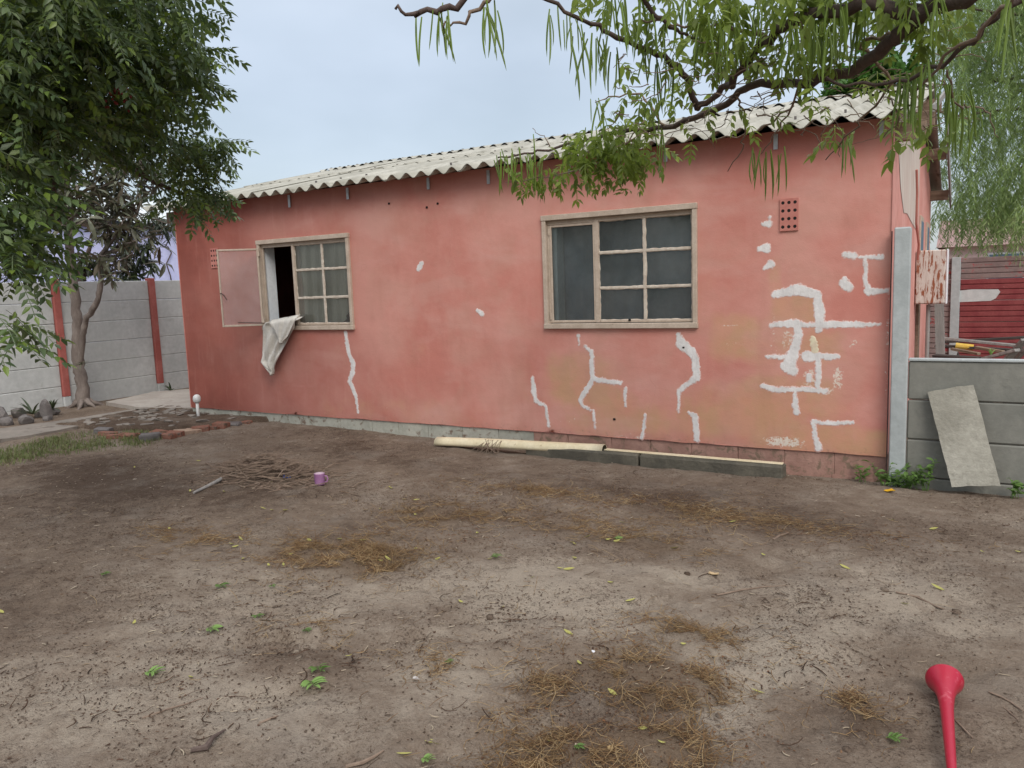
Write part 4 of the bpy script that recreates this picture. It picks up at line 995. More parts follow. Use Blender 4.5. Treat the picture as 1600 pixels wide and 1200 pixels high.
scrap(927, 1021, .010, (.8, .8, .85), 'tiny white pebble on the dirt in the centre foreground', 'pebble', 'white_pebble')
scrap(650, 1064, .017, (.45, .42, .40), 'small pale grey flake of stone on the dirt left of the straw tufts', 'stone', 'stone_flake')
scrap(954, 1173, .016, (.40, .28, .14), 'tan dead leaf curled in the front straw', 'leaf', 'dead_leaf')

# ------------------------------------------------------------------ litter: thousands of twigs and crumbs (stuff), straw patches
def twigs(name, pts, lens, rad, mat, label, seed, lift=.004, bend=.25, tilt=.12, cat='litter'):
    rs = np.random.RandomState(seed); n = len(pts); K = 3
    a = rs.uniform(0, 2*np.pi, n); el = rs.normal(0, tilt, n); L = np.asarray(lens); R = np.asarray(rad)
    V = np.zeros((n, (K+1)*3, 3)); base = np.c_[pts[:, 0], pts[:, 1], surf(pts[:, 0], pts[:, 1])+lift]
    dirx = np.c_[np.cos(a), np.sin(a), np.zeros(n)]; side = np.c_[-np.sin(a), np.cos(a), np.zeros(n)]; bn = rs.normal(0, bend, n)
    for k in range(K+1):
        t = k/K-.5
        c = base+dirx*(L*t)[:, None]+side*(bn*L*(t*t*4-1)*.4)[:, None]; c[:, 2] = np.maximum(surf(c[:, 0], c[:, 1])+lift*.6, c[:, 2])+np.abs(np.sin(el))*L*(t+.5)
        r = R*(1-.5*abs(t))
        V[:, k*3] = c+side*r[:, None]; V[:, k*3+1] = c-side*r[:, None]; V[:, k*3+2] = c+np.array([0, 0, 1])*(r*1.1)[:, None]
    F1 = []
    for k in range(K):
        b_ = k*3
        for q in range(3): F1.append((b_+q, b_+(q+1) % 3, b_+3+(q+1) % 3, b_+3+q))
    F1 = np.array(F1); F = (F1[None]+(np.arange(n)*(K+1)*3)[:, None, None]).reshape(-1, 4)
    o = mesh_from(name, V.reshape(-1, 3), F, mat); tag(o, label, cat, kind='stuff'); return o
def scatter_px(n, f, x0=0, x1=1600, y0=680, y1=1230, seed=1):
    rs = np.random.RandomState(seed); out_ = []
    x = rs.uniform(-9, 1.6, n*14); y = rs.uniform(-5.5, -.05, n*14)
    p = f(x, y); k = rs.rand(len(x)) < p; x, y = x[k], y[k]
    return np.c_[x, y][:n]
def patchy(x, y): # clumpy dark litter density
    near = .30+.7*np.exp(-(((x-.2)/4.6)**2+((y+4.6)/3.0)**2))
    return np.clip((fbm(x*1.5, y*1.5, 130, 4)-.42)*3.2, .04, 1)*near*(1-.6*sst(.65, .95, fbm(x*.6+3, y*.6, 140, 3)))
P_ = scatter_px(15000, patchy, seed=2); n = len(P_); twigs('leaf_litter', P_, RS.uniform(.004, .012, n)*(1+1.6*(RS.rand(n) > .93)), RS.uniform(.0008, .0026, n), M['litter'], 'dark crumbs and bits of twig strewn over the bare dirt', 5, bend=.12)
def flakes(name, P_, lo, hi, mat, label, seed):
    rs = np.random.RandomState(seed); n = len(P_); a = np.sort(rs.uniform(0, 2*np.pi, (n, 5)), 1)+0; r = np.exp(rs.uniform(math.log(lo), math.log(hi), n))[:, None]*rs.uniform(.55, 1.1, (n, 5))
    th = rs.uniform(0, 6.28, n); ex_ = np.cos(a)*r; ey_ = np.sin(a)*r*rs.uniform(.35, .9, (n, 1)); X_ = ex_*np.cos(th)[:, None]-ey_*np.sin(th)[:, None]; Y_ = ex_*np.sin(th)[:, None]+ey_*np.cos(th)[:, None]
    V = np.stack([P_[:, :1]+X_, P_[:, 1:2]+Y_, surf(P_[:, 0], P_[:, 1])[:, None]+.0015+rs.uniform(0, .5, (n, 5))*r], -1)
    F = (np.array([[0, 1, 2], [0, 2, 3], [0, 3, 4]])[None]+(np.arange(n)*5)[:, None, None]).reshape(-1, 3)
    tag(mesh_from(name, V.reshape(-1, 3), F, mat), label, 'litter', kind='stuff')
flakes('litter_flakes', scatter_px(22000, lambda x, y: np.clip(patchy(x, y)+.25*strawf(x, y), 0, 1)*np.clip((fbm(x*6, y*6, 133, 2)-.3)*3, .05, 1), seed=22), .0015, .011, M['litter'], 'dark flakes of bark and leaf crumbs on the bare dirt', 32)
flakes('litter_flakes', scatter_px(1500, lambda x, y: patchy(x, y)*.6+.15, seed=23), .002, .008, M['palelitter'], 'pale flakes of leaf and wood on the bare dirt', 33)
P_ = scatter_px(650, patchy, seed=12); n = len(P_); twigs('leaf_litter', P_, RS.uniform(.03, .09, n), RS.uniform(.0012, .003, n), M['litter'], 'longer dark twigs scattered over the bare dirt', 15, bend=.5)
P_ = scatter_px(1600, lambda x, y: patchy(x, y)*.6+.1, seed=3); n = len(P_); twigs('pale_litter', P_, RS.uniform(.008, .04, n), RS.uniform(.0012, .003, n), M['palelitter'], 'pale dry bits scattered over the dirt', 6)
rb = [grs(1100, 800), grs(850, 800), grs(1250, 830), grs(640, 830), grs(1000, 1060), grs(930, 1150), grs(1100, 1000), grs(700, 760)]
def rusty(x, y):
    s = 0
    for p, rx, ry in zip(rb, (.9, .7, .6, .6, .45, .4, .35, .9), (.35, .3, .3, .3, .3, .25, .25, .3)): s = s+np.exp(-((x-p[0])/rx)**2-((y-p[1])/ry)**2)
    return np.clip(s, 0, 1)*np.clip((fbm(x*5, y*5, 181, 3)-.35)*4, .03, 1)
M['rusty'] = leafmat('rusty_litter', [(.12, .055, .03), (.18, .09, .045), (.08, .04, .025), (.24, .14, .08)], 0., .9, .15)
flakes('rusty_litter', scatter_px(14000, rusty, seed=41), .002, .010, M['rusty'], 'rusty brown leaf crumbs on the middle of the yard', 42)
# clods
P_ = scatter_px(3800, lambda x, y: np.clip((fbm(x*2, y*2, 150, 3)-.3)*2, .1, 1)*np.exp(-((y+4.8)/3.)**2), seed=4)
V, F = rockmesh((1, 1, .6), 5, 1); V = np.array(V); F = np.array(F); sz = RS.uniform(.003, .009, len(P_))*(1+2*(RS.rand(len(P_)) > .97))
VV = (V[None]*sz[:, None, None])+np.c_[P_, surf(P_[:, 0], P_[:, 1])][:, None, :]
tag(mesh_from('soil_crumbs', VV.reshape(-1, 3), (F[None]+(np.arange(len(P_))*len(V))[:, None, None]).reshape(-1, 3), M['soil'], attrs={'dry': np.repeat(RS.uniform(.1, .8, len(P_)), len(V)), 'straw': np.zeros(len(P_)*len(V))}), 'small clods of dry earth on the yard', 'soil', kind='stuff')
SL = ['matted brown dry grass on the dirt in front of the left window', 'thin rusty straw on the dirt left of the centre', 'sparse dry straw below the cream pipe', 'wispy straw below the middle of the wall', 'sparse brown straw before the kerb blocks', 'thin brown straw before the right half of the wall', 'dead grass tufts right of the centre foreground', 'reddish dead grass mat in the centre foreground', 'small dead grass mat beside the centre mat', 'upright dry tuft left of the centre mat', 'golden dead grass at the bottom edge', 'large golden tuft at the bottom edge right of the centre', 'small dry tuft among the front mats', 'thin olive straw left of the brown mat', 'small golden tuft at the bottom edge', 'thin dry grass on the left dirt', 'thin dark straw left of the centre foreground', 'dry sprig by the red horn bell', 'dry straw wisp left of the red horn', 'rusty sprig on the left dirt', 'thin dry straw near the garden wall', 'tiny straw wisp on the left dirt', 'fine straw right of the middle']
for i, (p, rx, ry, k) in enumerate(STR):
    n = int(4200*rx*ry*k/.1*(.42 if p[1] > -2.6 else .62))+60; rs = np.random.RandomState(300+i)
    P_ = np.c_[p[0]+rs.standard_t(4, n)*rx*.55, p[1]+rs.standard_t(4, n)*ry*.55]; kk = fbm(P_[:, 0]*9, P_[:, 1]*9, 160, 2) > .42; P_ = P_[kk]; n = len(P_)
    cl_ = np.clip(1-np.hypot((P_[:, 0]-p[0])/rx, (P_[:, 1]-p[1])/ry), 0, 1)
    twigs('dry_grass', P_, rs.uniform(.025, .085, n), rs.uniform(.0007, .0016, n), M['straw'], SL[i], 400+i, lift=.004, bend=.6, tilt=.10+.35*min(k, 1), cat='dry grass')
# stick pile
sp_ = grs(415, 742); n = 620; rs = np.random.RandomState(9)
P_ = np.c_[sp_[0]+rs.normal(0, .30, n), sp_[1]+rs.normal(0, .17, n)]
VV = []
tb = MB()
for i in range(n):
    x, y = P_[i]; r2 = ((x-sp_[0])/.55)**2+((y-sp_[1])/.32)**2; top = .17*max(0, 1-r2); z = float(surf(x, y))+rs.uniform(0, 1)*top+.004; a = rs.normal(.9, .8); l_ = rs.uniform(.04, .14)
    d = Vector((math.cos(a), math.sin(a), rs.normal(0, .15)))*l_; q = Vector((x, y, z)); md = Vector(rs.normal(0, .008, 3))
    tb.tube([q-d, q+md, q+d], [rs.uniform(.002, .005), rs.uniform(.002, .006), .002], 4)
tag(tb.build('stick_pile', M['twig']), 'low heap of brown dry twigs and leaves near the mauve mug', 'twig heap', kind='stuff')
a, c = grs(303, 772), grs(346, 754); tag(MB().tube([a+[0, 0, .012], (a+c)/2+[0, .01, .02], c+[0, 0, .03]], [.010, .013, .015], 7).build('stick', M['greywood']), 'thick pale stick poking out of the left end of the twig heap', 'stick')
for (x0, y0, x1, y1, r, lab) in ((1545, 1081, 1600, 1112, .004, 'thin dark twig lying right of the horn bell'), (1568, 1105, 1592, 1126, .0025, 'short pale twig lying right of the horn stem'), (222, 1122, 318, 1090, .003, 'long straight thin twig on the left foreground dirt'), (405, 1130, 435, 1118, .004, 'short curved twig in the left foreground'),
                                 (1208, 843, 1232, 832, .006, 'straight pale stick on the dirt right of the middle'), (540, 1198, 600, 1172, .006, 'dark crooked twig at the bottom edge left of the centre'), (1120, 930, 1230, 915, .004, 'long thin pale root curving over the dirt on the right'), (1400, 925, 1500, 960, .005, 'long dark twig on the right side dirt'), (1455, 1100, 1520, 1153, .004, 'dark twig passing beneath the horn stem')):
    a, c = grs(x0, y0, r), grs(x1, y1, r); m1 = (a*2+c)/3; m2 = (a+2*c)/3; off = np.array([0, 1, 0])*np.linalg.norm(c-a)*.12
    m1 = m1+off; m2 = m2+off*.6; m1[2] = float(surf(m1[0], m1[1]))+r; m2[2] = float(surf(m2[0], m2[1]))+r
    tag(MB().tube([a, m1, m2, c], [r, r*1.1, r*.9, r*.5], 6).build('twig', M['twig']), lab, 'twig')
p = grs(322, 1168, .01); a = grs(298, 1172, .010); c = grs(352, 1140, .01)
tag(MB().tube([a, p, (p+c)/2+[0, -.01, .01], c], [.008, .013, .008, .004], 7).build('root_piece', M['darkbark']), 'knobbly dark root piece on the dirt at the bottom left', 'root')

# fallen leaves, one object each
def leaf_mesh(name, L, W, mat, curl=.25):
    V = []; F = []; n = 6
    for k in range(n+1):
        t = k/n; w_ = W*math.sin(math.pi*min(1, t*1.02))**.8; z = curl*L*(t-.5)**2*1.6
        V += [(L*(t-.5), -w_, z+w_*.35), (L*(t-.5), 0, z), (L*(t-.5), w_, z+w_*.35)]
    for k in range(n): b_ = k*3; F += [(b_, b_+3, b_+4, b_+1), (b_+1, b_+4, b_+5, b_+2)]
    me = bpy.data.meshes.new(name); me.from_pydata(V, [], F); me.materials.append(mat); return me
ylm = [leaf_mesh('fallen_leaf', .062, .012, M['yellowleaf'], .3), leaf_mesh('fallen_leaf', .045, .010, M['yellowleaf'], .5), leaf_mesh('fallen_leaf', .075, .011, M['yellowleaf'], .2)]
YL = [(265, 826), (362, 850), (376, 842), (368, 854), (425, 797), (446, 797), (483, 844), (455, 866), (531, 842), (567, 844), (594, 795), (631, 780), (649, 804), (595, 876), (606, 873), (650, 857), (684, 873), (720, 803), (766, 873), (746, 833), (785, 948), (651, 781), (875, 888), (889, 889), (954, 910), (832, 902), (972, 816), (918, 838), (898, 850), (893, 847), (964, 845), (950, 843), (898, 872), (1054, 856), (1193, 867), (1145, 815), (1184, 1081), (1033, 1160), (631, 1178), (610, 762), (1395, 812), (1320, 886), (957, 1082), (1067, 1006), (888, 988), (377, 1000), (210, 973), (210, 730), (310, 720), (545, 1025), (298, 1058), (2, 956), (420, 883), (443, 882), (380, 873), (392, 743), (350, 768), (297, 767), (425, 753), (411, 794), (1005, 1138), (1590, 862), (985, 938), (905, 1036), (860, 1158), (670, 1160), (683, 1161), (720, 940), (1414, 943), (1459, 826), (1535, 862), (1465, 918)]
leafs = []; LMK = [('mauve mug', 500, 750), ('twig heap', 415, 745), ('red horn', 1475, 1085), ('brown grass mat', 560, 870), ('tan wood chip', 1115, 900), ('bottom golden tuft', 1045, 1170), ('centre grass mat', 1005, 1055), ('leaning slab', 1520, 757), ('cream pipe', 760, 695), ('white pebble', 927, 1021), ('left nearest green spray', 236, 1052), ('dark leafy clump', 772, 871)]
for i, (px, py) in enumerate(YL):
    p = grs(px, py, .006); o = bpy.data.objects.new('fallen_leaf', ylm[i % 3]); COL.objects.link(o); o.location = tuple(p)
    o.rotation_euler = (random.uniform(-.4, .4), random.uniform(-.3, .3), random.uniform(-.8, .9)+random.choice((0, math.pi))); s_ = random.uniform(.55, .9); o.scale = (s_, s_, s_)
    dl = [(math.hypot(px-lx, (py-ly)*1.6), ln, lx, ly) for ln, lx, ly in LMK]; d0, ln, lx, ly = min(dl); dx, dy = px-lx, (py-ly)*1.6
    side = ('right of' if dx > 0 else 'left of') if abs(dx) > abs(dy) else ('in front of' if dy > 0 else 'behind'); leafs.append((ln, side, d0, o))
ORD = ['nearest one', 'second nearest', 'third nearest', 'fourth nearest', 'fifth nearest', 'sixth nearest', 'seventh nearest', 'eighth nearest', 'ninth nearest', 'tenth nearest']
for ln, side in sorted(set((a, b) for a, b, c, d in leafs)):
    for r, (d0, _, o) in enumerate(sorted((c, k, d) for k, (a, b, c, d) in enumerate(leafs) if a == ln and b == side)):
        tag(o, 'yellow-green fallen leaf, %s %s the %s' % (ORD[r], side, ln), 'leaf', 'yellow-green leaves fallen on the dirt')
GS = [(330, 984, .085, 'bright green leaf spray on the left dirt, farthest from the camera'), (236, 1052, .085, 'bright green leaf spray at the left, nearest the left edge'), (487, 1069, .10, 'bright green leaf spray on the dirt, nearest the bottom centre'), (402, 964, .06, 'dull green small tuft above the bright spray'), (478, 986, .05, 'small green sprig beside a dark twig clump'), (497, 1046, .085, 'olive wilted leaf spray just behind the bright one'), (345, 916, .08, 'dark wilted leaf sprig on the pale left dirt'), (665, 1188, .05, 'green leaf at the bottom edge'), (1394, 1155, .06, 'small green weed left of the red horn'), (963, 842, .06, 'pale green sprig before the middle of the wall'), (772, 871, .07, 'dark clump with a green leaf before the centre'), (162, 898, .06, 'dull olive sprig on the left dirt'), (700, 1035, .04, 'small green leaf scrap left of the straw'), (903, 1168, .04, 'green leaf scrap in the front straw'), (425, 917, .04, 'small upright sprig on the pale dirt')]
for i, (px, py, s_, lab) in enumerate(GS):
    s_ *= .6; p = grs(px, py, .006); e_ = empty('leaf_spray', p, random.uniform(-.5, .5)); tag(e_, lab, 'leaf spray')
    mt = M['greenleaf'] if i in (0, 1, 2, 9, 7) else M['weed']
    me = leaf_mesh('leaf', s_, s_*.13, mt, -.25)
    o = MB().tube([(-s_*.5, 0, .002), (0, .005, .008), (s_*.5, 0, .004)], .0016, 4).build('stem', M['weed'], e_)
    for k in range(9):
        o = bpy.data.objects.new('leaf', me); COL.objects.link(o); o.parent = e_
        a = (.9+random.uniform(-.25, .25))*(1 if k % 2 else -1) if k < 8 else 0; t = -.4+.1*k; o.rotation_euler = (random.uniform(-.4, .4), -random.uniform(.05, .4), a)
        o.location = (s_*t+.45*s_*math.cos(a), .45*s_*math.sin(a), .006+s_*.12)

# grass along the path
rs = np.random.RandomState(21); n = 11000
gxy = []
xg = rs.uniform(-9.8, -6.4, n*3); yg = rs.uniform(-3.4, -1.0, n*3)
ppx, ppy, _ = project(np.c_[xg, yg, np.full(n*3, -.08)])
lo = np.interp(ppx, [-200, 0, 80, 160, 240, 270], [700, 712, 695, 684, 682, 690]); hi = np.interp(ppx, [-200, 0, 60, 130, 200, 245, 270], [770, 738, 726, 715, 712, 705, 698])
dens = sst(-4, 6, ppy-lo)*sst(-6, 8, hi-ppy)*np.clip((fbm(xg*4, yg*4, 170, 3)-.28)*4, .1, 1)*(ppx < 262)
k = rs.rand(n*3) < dens; xg, yg = xg[k][:n], yg[k][:n]; n = len(xg)
zg = surf(xg, yg); a = rs.uniform(0, 6.28, n); Lg = rs.uniform(.02, .065, n)*(.6+.8*fbm(xg*3, yg*3, 175, 2)); ln = rs.uniform(.1, .9, n)
d = np.c_[np.cos(a), np.sin(a), np.zeros(n)]; s_ = np.c_[-np.sin(a), np.cos(a), np.zeros(n)]*.0028; b0 = np.c_[xg, yg, zg]
V = np.stack([b0-s_, b0+s_, b0+d*(Lg*ln*.4)[:, None]+np.c_[np.zeros(n), np.zeros(n), Lg*.6]+s_*.8, b0+d*(Lg*ln*.4)[:, None]+np.c_[np.zeros(n), np.zeros(n), Lg*.6]-s_*.8, b0+d*(Lg*ln)[:, None]+np.c_[np.zeros(n), np.zeros(n), Lg*(1-.4*ln)]], 1)
F = []
Fa = (np.array([[0, 1, 2], [0, 2, 3], [3, 2, 4]])[None]+(np.arange(n)*5)[:, None, None]).reshape(-1, 3)
tag(mesh_from('grass', V.reshape(-1, 3), Fa, M['grass']), 'patch of short green grass in front of the concrete path', 'grass', kind='stuff')

# weeds by the house corner
def weed(loc, n, h, seed, lab, spread=.12):
    rs = np.random.RandomState(seed); e_ = empty('weed', loc); tag(e_, lab, 'weed')
    me = leaf_mesh('leaf', .055, .013, M['weed'], -.3)
    for i in range(n):
        a = rs.uniform(0, 6.28); r = spread*rs.uniform(.3, 1.6); top = Vector((r*math.cos(a), r*math.sin(a)*.6, h*rs.uniform(.35, 1)))
        P = [Vector((0, 0, 0))*1, top*.5+Vector((0, 0, h*.12)), top]; b0 = Vector((rs.uniform(-.5, .5)*spread, rs.uniform(-.2, .2)*spread, 0)); P = [q+b0 for q in P]
        MB().tube(P, [.003, .0025, .0012], 4).build('stem', M['weed'], e_)
        for k in range(7):
            t = .25+.75*k/6; q = P[0].lerp(P[1], t*2) if t < .5 else P[1].lerp(P[2], t*2-1); aa = rs.uniform(0, 6.28)
            o = bpy.data.objects.new('leaf', me); COL.objects.link(o); o.parent = e_; s2 = rs.uniform(.5, 1.25); o.scale = (s2, s2, s2)
            o.rotation_euler = (rs.uniform(-.5, .5), rs.uniform(-.6, .3), aa); o.location = q+Vector((math.cos(aa), math.sin(aa), 0))*.025*s2
wp = [(1350, 735, 3, .16, 'wispy weed at the foot of the wall left of the corner post', .06), (1385, 742, 9, .15, 'leafy green weed at the foot of the tall grey post', .12), (1420, 745, 9, .13, 'low leafy weed between the tall post and the leaning slab', .13), (1448, 740, 7, .19, 'taller weed touching the left side of the leaning slab', .08), (1405, 750, 6, .09, 'short bright weed in front of the others by the post', .10), (1590, 745, 5, .14, 'weed at the right edge below the low wall', .08)]
for i, (px, py, n, h, lab, spd) in enumerate(wp):
    q_ = onplane(px, py, 1, -.20 if i else -.06); weed(G(q_[0], q_[1]), n, h*1.25, 60+i, lab, spd)

# rubble heap behind the low wall
def plank(a, c, w_, t_, mat, lab, nm='plank'):
    a, c = Vector(a), Vector(c); d = c-a; L = d.length; q = d.to_track_quat('X', 'Z').to_matrix().to_4x4()
    o = MB().box((0, -w_/2, -t_/2), (L, w_/2, t_/2), bev=.004, jit=.003).build(nm, mat); o.matrix_world = Matrix.Translation(a)@q; tag(o, lab, 'plank')
zz = lambda px, py, yy: tuple(onplane(px, py, 1, yy))
M['charred'] = worn('dark_timber', (.045, .038, .036), (.085, .07, .062), sc=6, scale=(1, 8, 8), bump=.6)
M['yellow'] = worn('yellow_painted', (.62, .40, .06), (.70, .48, .12), sc=8, bump=.2)
rh = MB()
for i in range(90):
    x, y = RS.uniform(.1, 4.2), RS.uniform(3.6, 5.9); V, F = rockmesh(tuple(RS.uniform(.06, .2, 3)), 700+i, 1); rh.add([(v[0]+x, v[1]+y, v[2]+RS.uniform(-.05, .34)*(1 if y > 4.2 else .5)) for v in V], F)
tag(rh.build('rubble_heap', M['charred']), 'dark heap of rubble and scrap behind the low wall', 'rubble', kind='stuff')
for i, (x0, y0, x1, y1, yy, w_, mt, lab) in enumerate([(1462, 540, 1598, 548, 4.0, .10, 'charred', 'dark plank lying level across the heap behind the low wall'), (1470, 528, 1590, 540, 4.8, .09, 'greywood', 'grey plank sloping gently right, high on the heap'), (1465, 535, 1600, 527, 5.0, .12, 'charred', 'dark beam highest on the heap below the maroon fence'),
        (1487, 545, 1530, 553, 3.7, .045, 'wood', 'thin brown lath left of the green sprig'), (1525, 543, 1568, 550, 3.75, .05, 'wood', 'thin brown lath behind the green sprig'), (1530, 562, 1590, 547, 3.2, .10, 'greywood', 'pale grey plank rising to the right in front of the heap'), (1575, 560, 1602, 530, 3.4, .09, 'greywood', 'grey board leaning at the right edge of the heap'), (1583, 565, 1606, 543, 3.2, .05, 'greywood', 'narrow board beside the leaning grey board'), (1460, 556, 1530, 560, 3.3, .1, 'charred', 'dark plank lowest in front of the heap')]):
    plank(zz(x0, y0, yy), zz(x1, y1, yy-.2), w_, .03, M[mt], lab)
a, c = zz(1493, 540, 3.9), zz(1521, 543, 3.9); tag(MB().tube([a, c], .034, 10).build('yellow_tube', M['yellow']), 'short yellow tube lying on the rubble heap', 'tube')
q = onplane(1474, 425, 1, 3.6); po = MB().box((-.045, -.03, 0), (.045, .03, 1.75), bev=.004, jit=.006).build('wooden_post', M['greywood'])
po.location = (q[0]+.03, 3.6, -.2); po.rotation_euler = (0, -.045, 0); tag(po, 'grey wooden post standing in the rubble beside the meter box', 'post')
q = onplane(1548, 552, 1, 3.3); tag(blade_plant('green_sprig', q-np.array([0, 0, .02]), 7, .13, .012, M['greenleaf'], 77, 1.2), 'bright green sprig growing from the rubble heap', 'plant')

# ================================================================== TREES
def pinnate(npair, L, leafL, leafW, droop, mesh_seed=0, fold=.3, serr=False):
    """compound leaf along +X, returns V, F(tri/quad arrays)"""
    rs = np.random.RandomState(mesh_seed); V = []; F = []
    def P(t): return np.array([L*t*math.cos(droop*t*.9), 0, -L*t*math.sin(droop*t*.9)*1.0])
    pts = [P(t) for t in np.linspace(0, 1, 5)]
    for k, q in enumerate(pts): V += [tuple(q+[0, .0022, 0]), tuple(q-[0, .0022, 0])]
    for k in range(4): F.append((2*k, 2*k+1, 2*k+3, 2*k+2))
    for i in range(npair*2+1):
        if i == npair*2: t, ang = 1., 0.
        else: t = .22+.74*(i//2)/max(1, npair-1)*.98; ang = (1.05+rs.uniform(-.2, .2))*(1 if i % 2 else -1)
        q = P(t); dd = droop*.9+rs.uniform(-.3, .35)
        l_ = leafL*rs.uniform(.8, 1.1)*(1-.25*abs(t-.5)); w_ = leafW*rs.uniform(.85, 1.1)
        d = np.array([math.cos(ang)*math.cos(dd), math.sin(ang)*math.cos(dd*.7), -math.sin(dd*.9)]); d /= np.linalg.norm(d)
        s_ = np.cross(d, [0, 0, 1.]); s_ /= np.linalg.norm(s_); nrm = np.cross(s_, d); b_ = len(V)
        V += [tuple(q), tuple(q+d*l_*.35+s_*w_+nrm*w_*fold), tuple(q+d*l_*.40), tuple(q+d*l_*.35-s_*w_+nrm*w_*fold), tuple(q+d*l_*.72+s_*w_*.62+nrm*(w_*fold*.6-l_*.05)), tuple(q+d*l_*.72-s_*w_*.62+nrm*(w_*fold*.6-l_*.05)), tuple(q+d*l_-nrm*l_*.12), tuple(q+d*l_*.72-nrm*l_*.05)]
        F += [(b_, b_+1, b_+2), (b_, b_+2, b_+3), (b_+1, b_+4, b_+7, b_+2), (b_+2, b_+7, b_+5, b_+3), (b_+4, b_+6, b_+7), (b_+7, b_+6, b_+5)]
    return np.array(V), F
def rosette(nl, L, W, seed, droop=.6):
    rs = np.random.RandomState(seed); V = []; F = []
    for i in range(nl):
        a = 2.4*i+rs.uniform(-.3, .3); el = rs.uniform(-.9, .9)-.1; l_ = L*rs.uniform(.6, 1.1); w_ = W*rs.uniform(.8, 1.15)
        d = np.array([math.cos(a)*math.cos(el), math.sin(a)*math.cos(el), math.sin(el)]); s_ = np.array([-math.sin(a), math.cos(a), 0]); b_ = len(V)
        for k, (t, ww) in enumerate(((0, .12), (.3, .75), (.6, 1), (.85, .6), (1, .03))):
            q = d*l_*t+np.array([0, 0, -droop*l_*t*t*.6]); V += [tuple(q-s_*w_*ww+[0, 0, w_*ww*.35]), tuple(q), tuple(q+s_*w_*ww+[0, 0, w_*ww*.35])]
        for k in range(4): c_ = b_+k*3; F += [(c_, c_+1, c_+4, c_+3), (c_+1, c_+2, c_+5, c_+4)]
    return np.array(V), F
def to_tris(F):
    T_ = []
    for f in F:
        T_.append((f[0], f[1], f[2]))
        if len(f) == 4: T_.append((f[0], f[2], f[3]))
    return np.array(T_)
def rotmats(n, rs, yaw=None, pitch=(0., .4), roll=.5):
    y = rs.uniform(0, 2*np.pi, n) if yaw is None else yaw; p = rs.normal(pitch[0], pitch[1], n); r = rs.normal(0, roll, n)
    out_ = np.zeros((n, 3, 3))
    cy, sy, cp, sp2, cr_, sr = np.cos(y), np.sin(y), np.cos(p), np.sin(p), np.cos(r), np.sin(r)
    Rz = np.zeros((n, 3, 3)); Rz[:, 0, 0] = cy; Rz[:, 0, 1] = -sy; Rz[:, 1, 0] = sy; Rz[:, 1, 1] = cy; Rz[:, 2, 2] = 1
    Ry = np.zeros((n, 3, 3)); Ry[:, 0, 0] = cp; Ry[:, 0, 2] = sp2; Ry[:, 2, 0] = -sp2; Ry[:, 2, 2] = cp; Ry[:, 1, 1] = 1
    Rx = np.zeros((n, 3, 3)); Rx[:, 0, 0] = 1; Rx[:, 1, 1] = cr_; Rx[:, 1, 2] = -sr; Rx[:, 2, 1] = sr; Rx[:, 2, 2] = cr_
    return Rz@Ry@Rx
def foliage(tree, templates, pos, R, scale, mat, partname, nparts, stuffname, seed=0):
    """nearest visible ones become parts of their own, the rest one 'stuff' part"""
    pos = np.asarray(pos); px, py, zc = project(pos); vis = (zc > 0) & (px > -30) & (px < 1630) & (py > -30) & (py < 1230)
    score = np.where(vis, np.linalg.norm(pos-CAM, axis=1), 1e9); order = np.argsort(score); part = set(order[:nparts][score[order[:nparts]] < 1e8].tolist()) if nparts else set()
    rs = np.random.RandomState(seed); which = rs.randint(0, len(templates), len(pos)); loc = np.array(tree.location)
    mes = []
    for V, F in templates:
        me = bpy.data.meshes.new(partname); me.from_pydata([tuple(map(float, v)) for v in V], [], [tuple(f) for f in F]); me.materials.append(mat); mes.append(me)
    for i in part:
        o = bpy.data.objects.new(partname, mes[which[i]]); COL.objects.link(o); o.parent = tree
        m4 = Matrix([list(R[i][0]*scale[i])+[pos[i][0]-loc[0]], list(R[i][1]*scale[i])+[pos[i][1]-loc[1]], list(R[i][2]*scale[i])+[pos[i][2]-loc[2]], [0, 0, 0, 1]]); o.matrix_local = m4
    AV = []; AF = []; off = 0
    for t, (V, F) in enumerate(templates):
        sel = np.array([i for i in np.where(which == t)[0] if i not in part], int)
        if not len(sel): continue
        W = np.einsum('nij,vj->nvi', R[sel]*scale[sel][:, None, None], V)+(pos[sel]-loc)[:, None, :]
        T_ = to_tris(F); AF.append((T_[None]+(np.arange(len(sel))*len(V))[:, None, None]).reshape(-1, 3)+off); AV.append(W.reshape(-1, 3)); off += len(sel)*len(V)
    if AV:
        o = mesh_from(stuffname, np.concatenate(AV), np.concatenate(AF), mat, tree); o['kind'] = 'stuff'
def limb(tree, pts, r0, r1, mat, name='branch', n=8, wob=.02, seed=0):
    """smooth wobbly tapered limb through pts (world)"""
    rs = np.random.RandomState(seed); pts = [np.array(p, float) for p in pts]; P = []
    for i in range(len(pts)-1):
        p0 = pts[max(i-1, 0)]; p1 = pts[i]; p2 = pts[i+1]; p3 = pts[min(i+2, len(pts)-1)]
        for k in range(5):
            t = k/5; P.append(.5*((2*p1)+(-p0+p2)*t+(2*p0-5*p1+4*p2-p3)*t*t+(-p0+3*p1-3*p2+p3)*t**3)+rs.normal(0, wob*.3, 3)*(0 < i+k))
    P.append(pts[-1]); m_ = len(P); R = [(r0+(r1-r0)*i/(m_-1))*(1+rs.uniform(-.10, .12)) for i in range(m_)]
    loc = np.array(tree.location); o = MB().tube([p-loc for p in P], R, n).build(name, mat, tree, True); return P

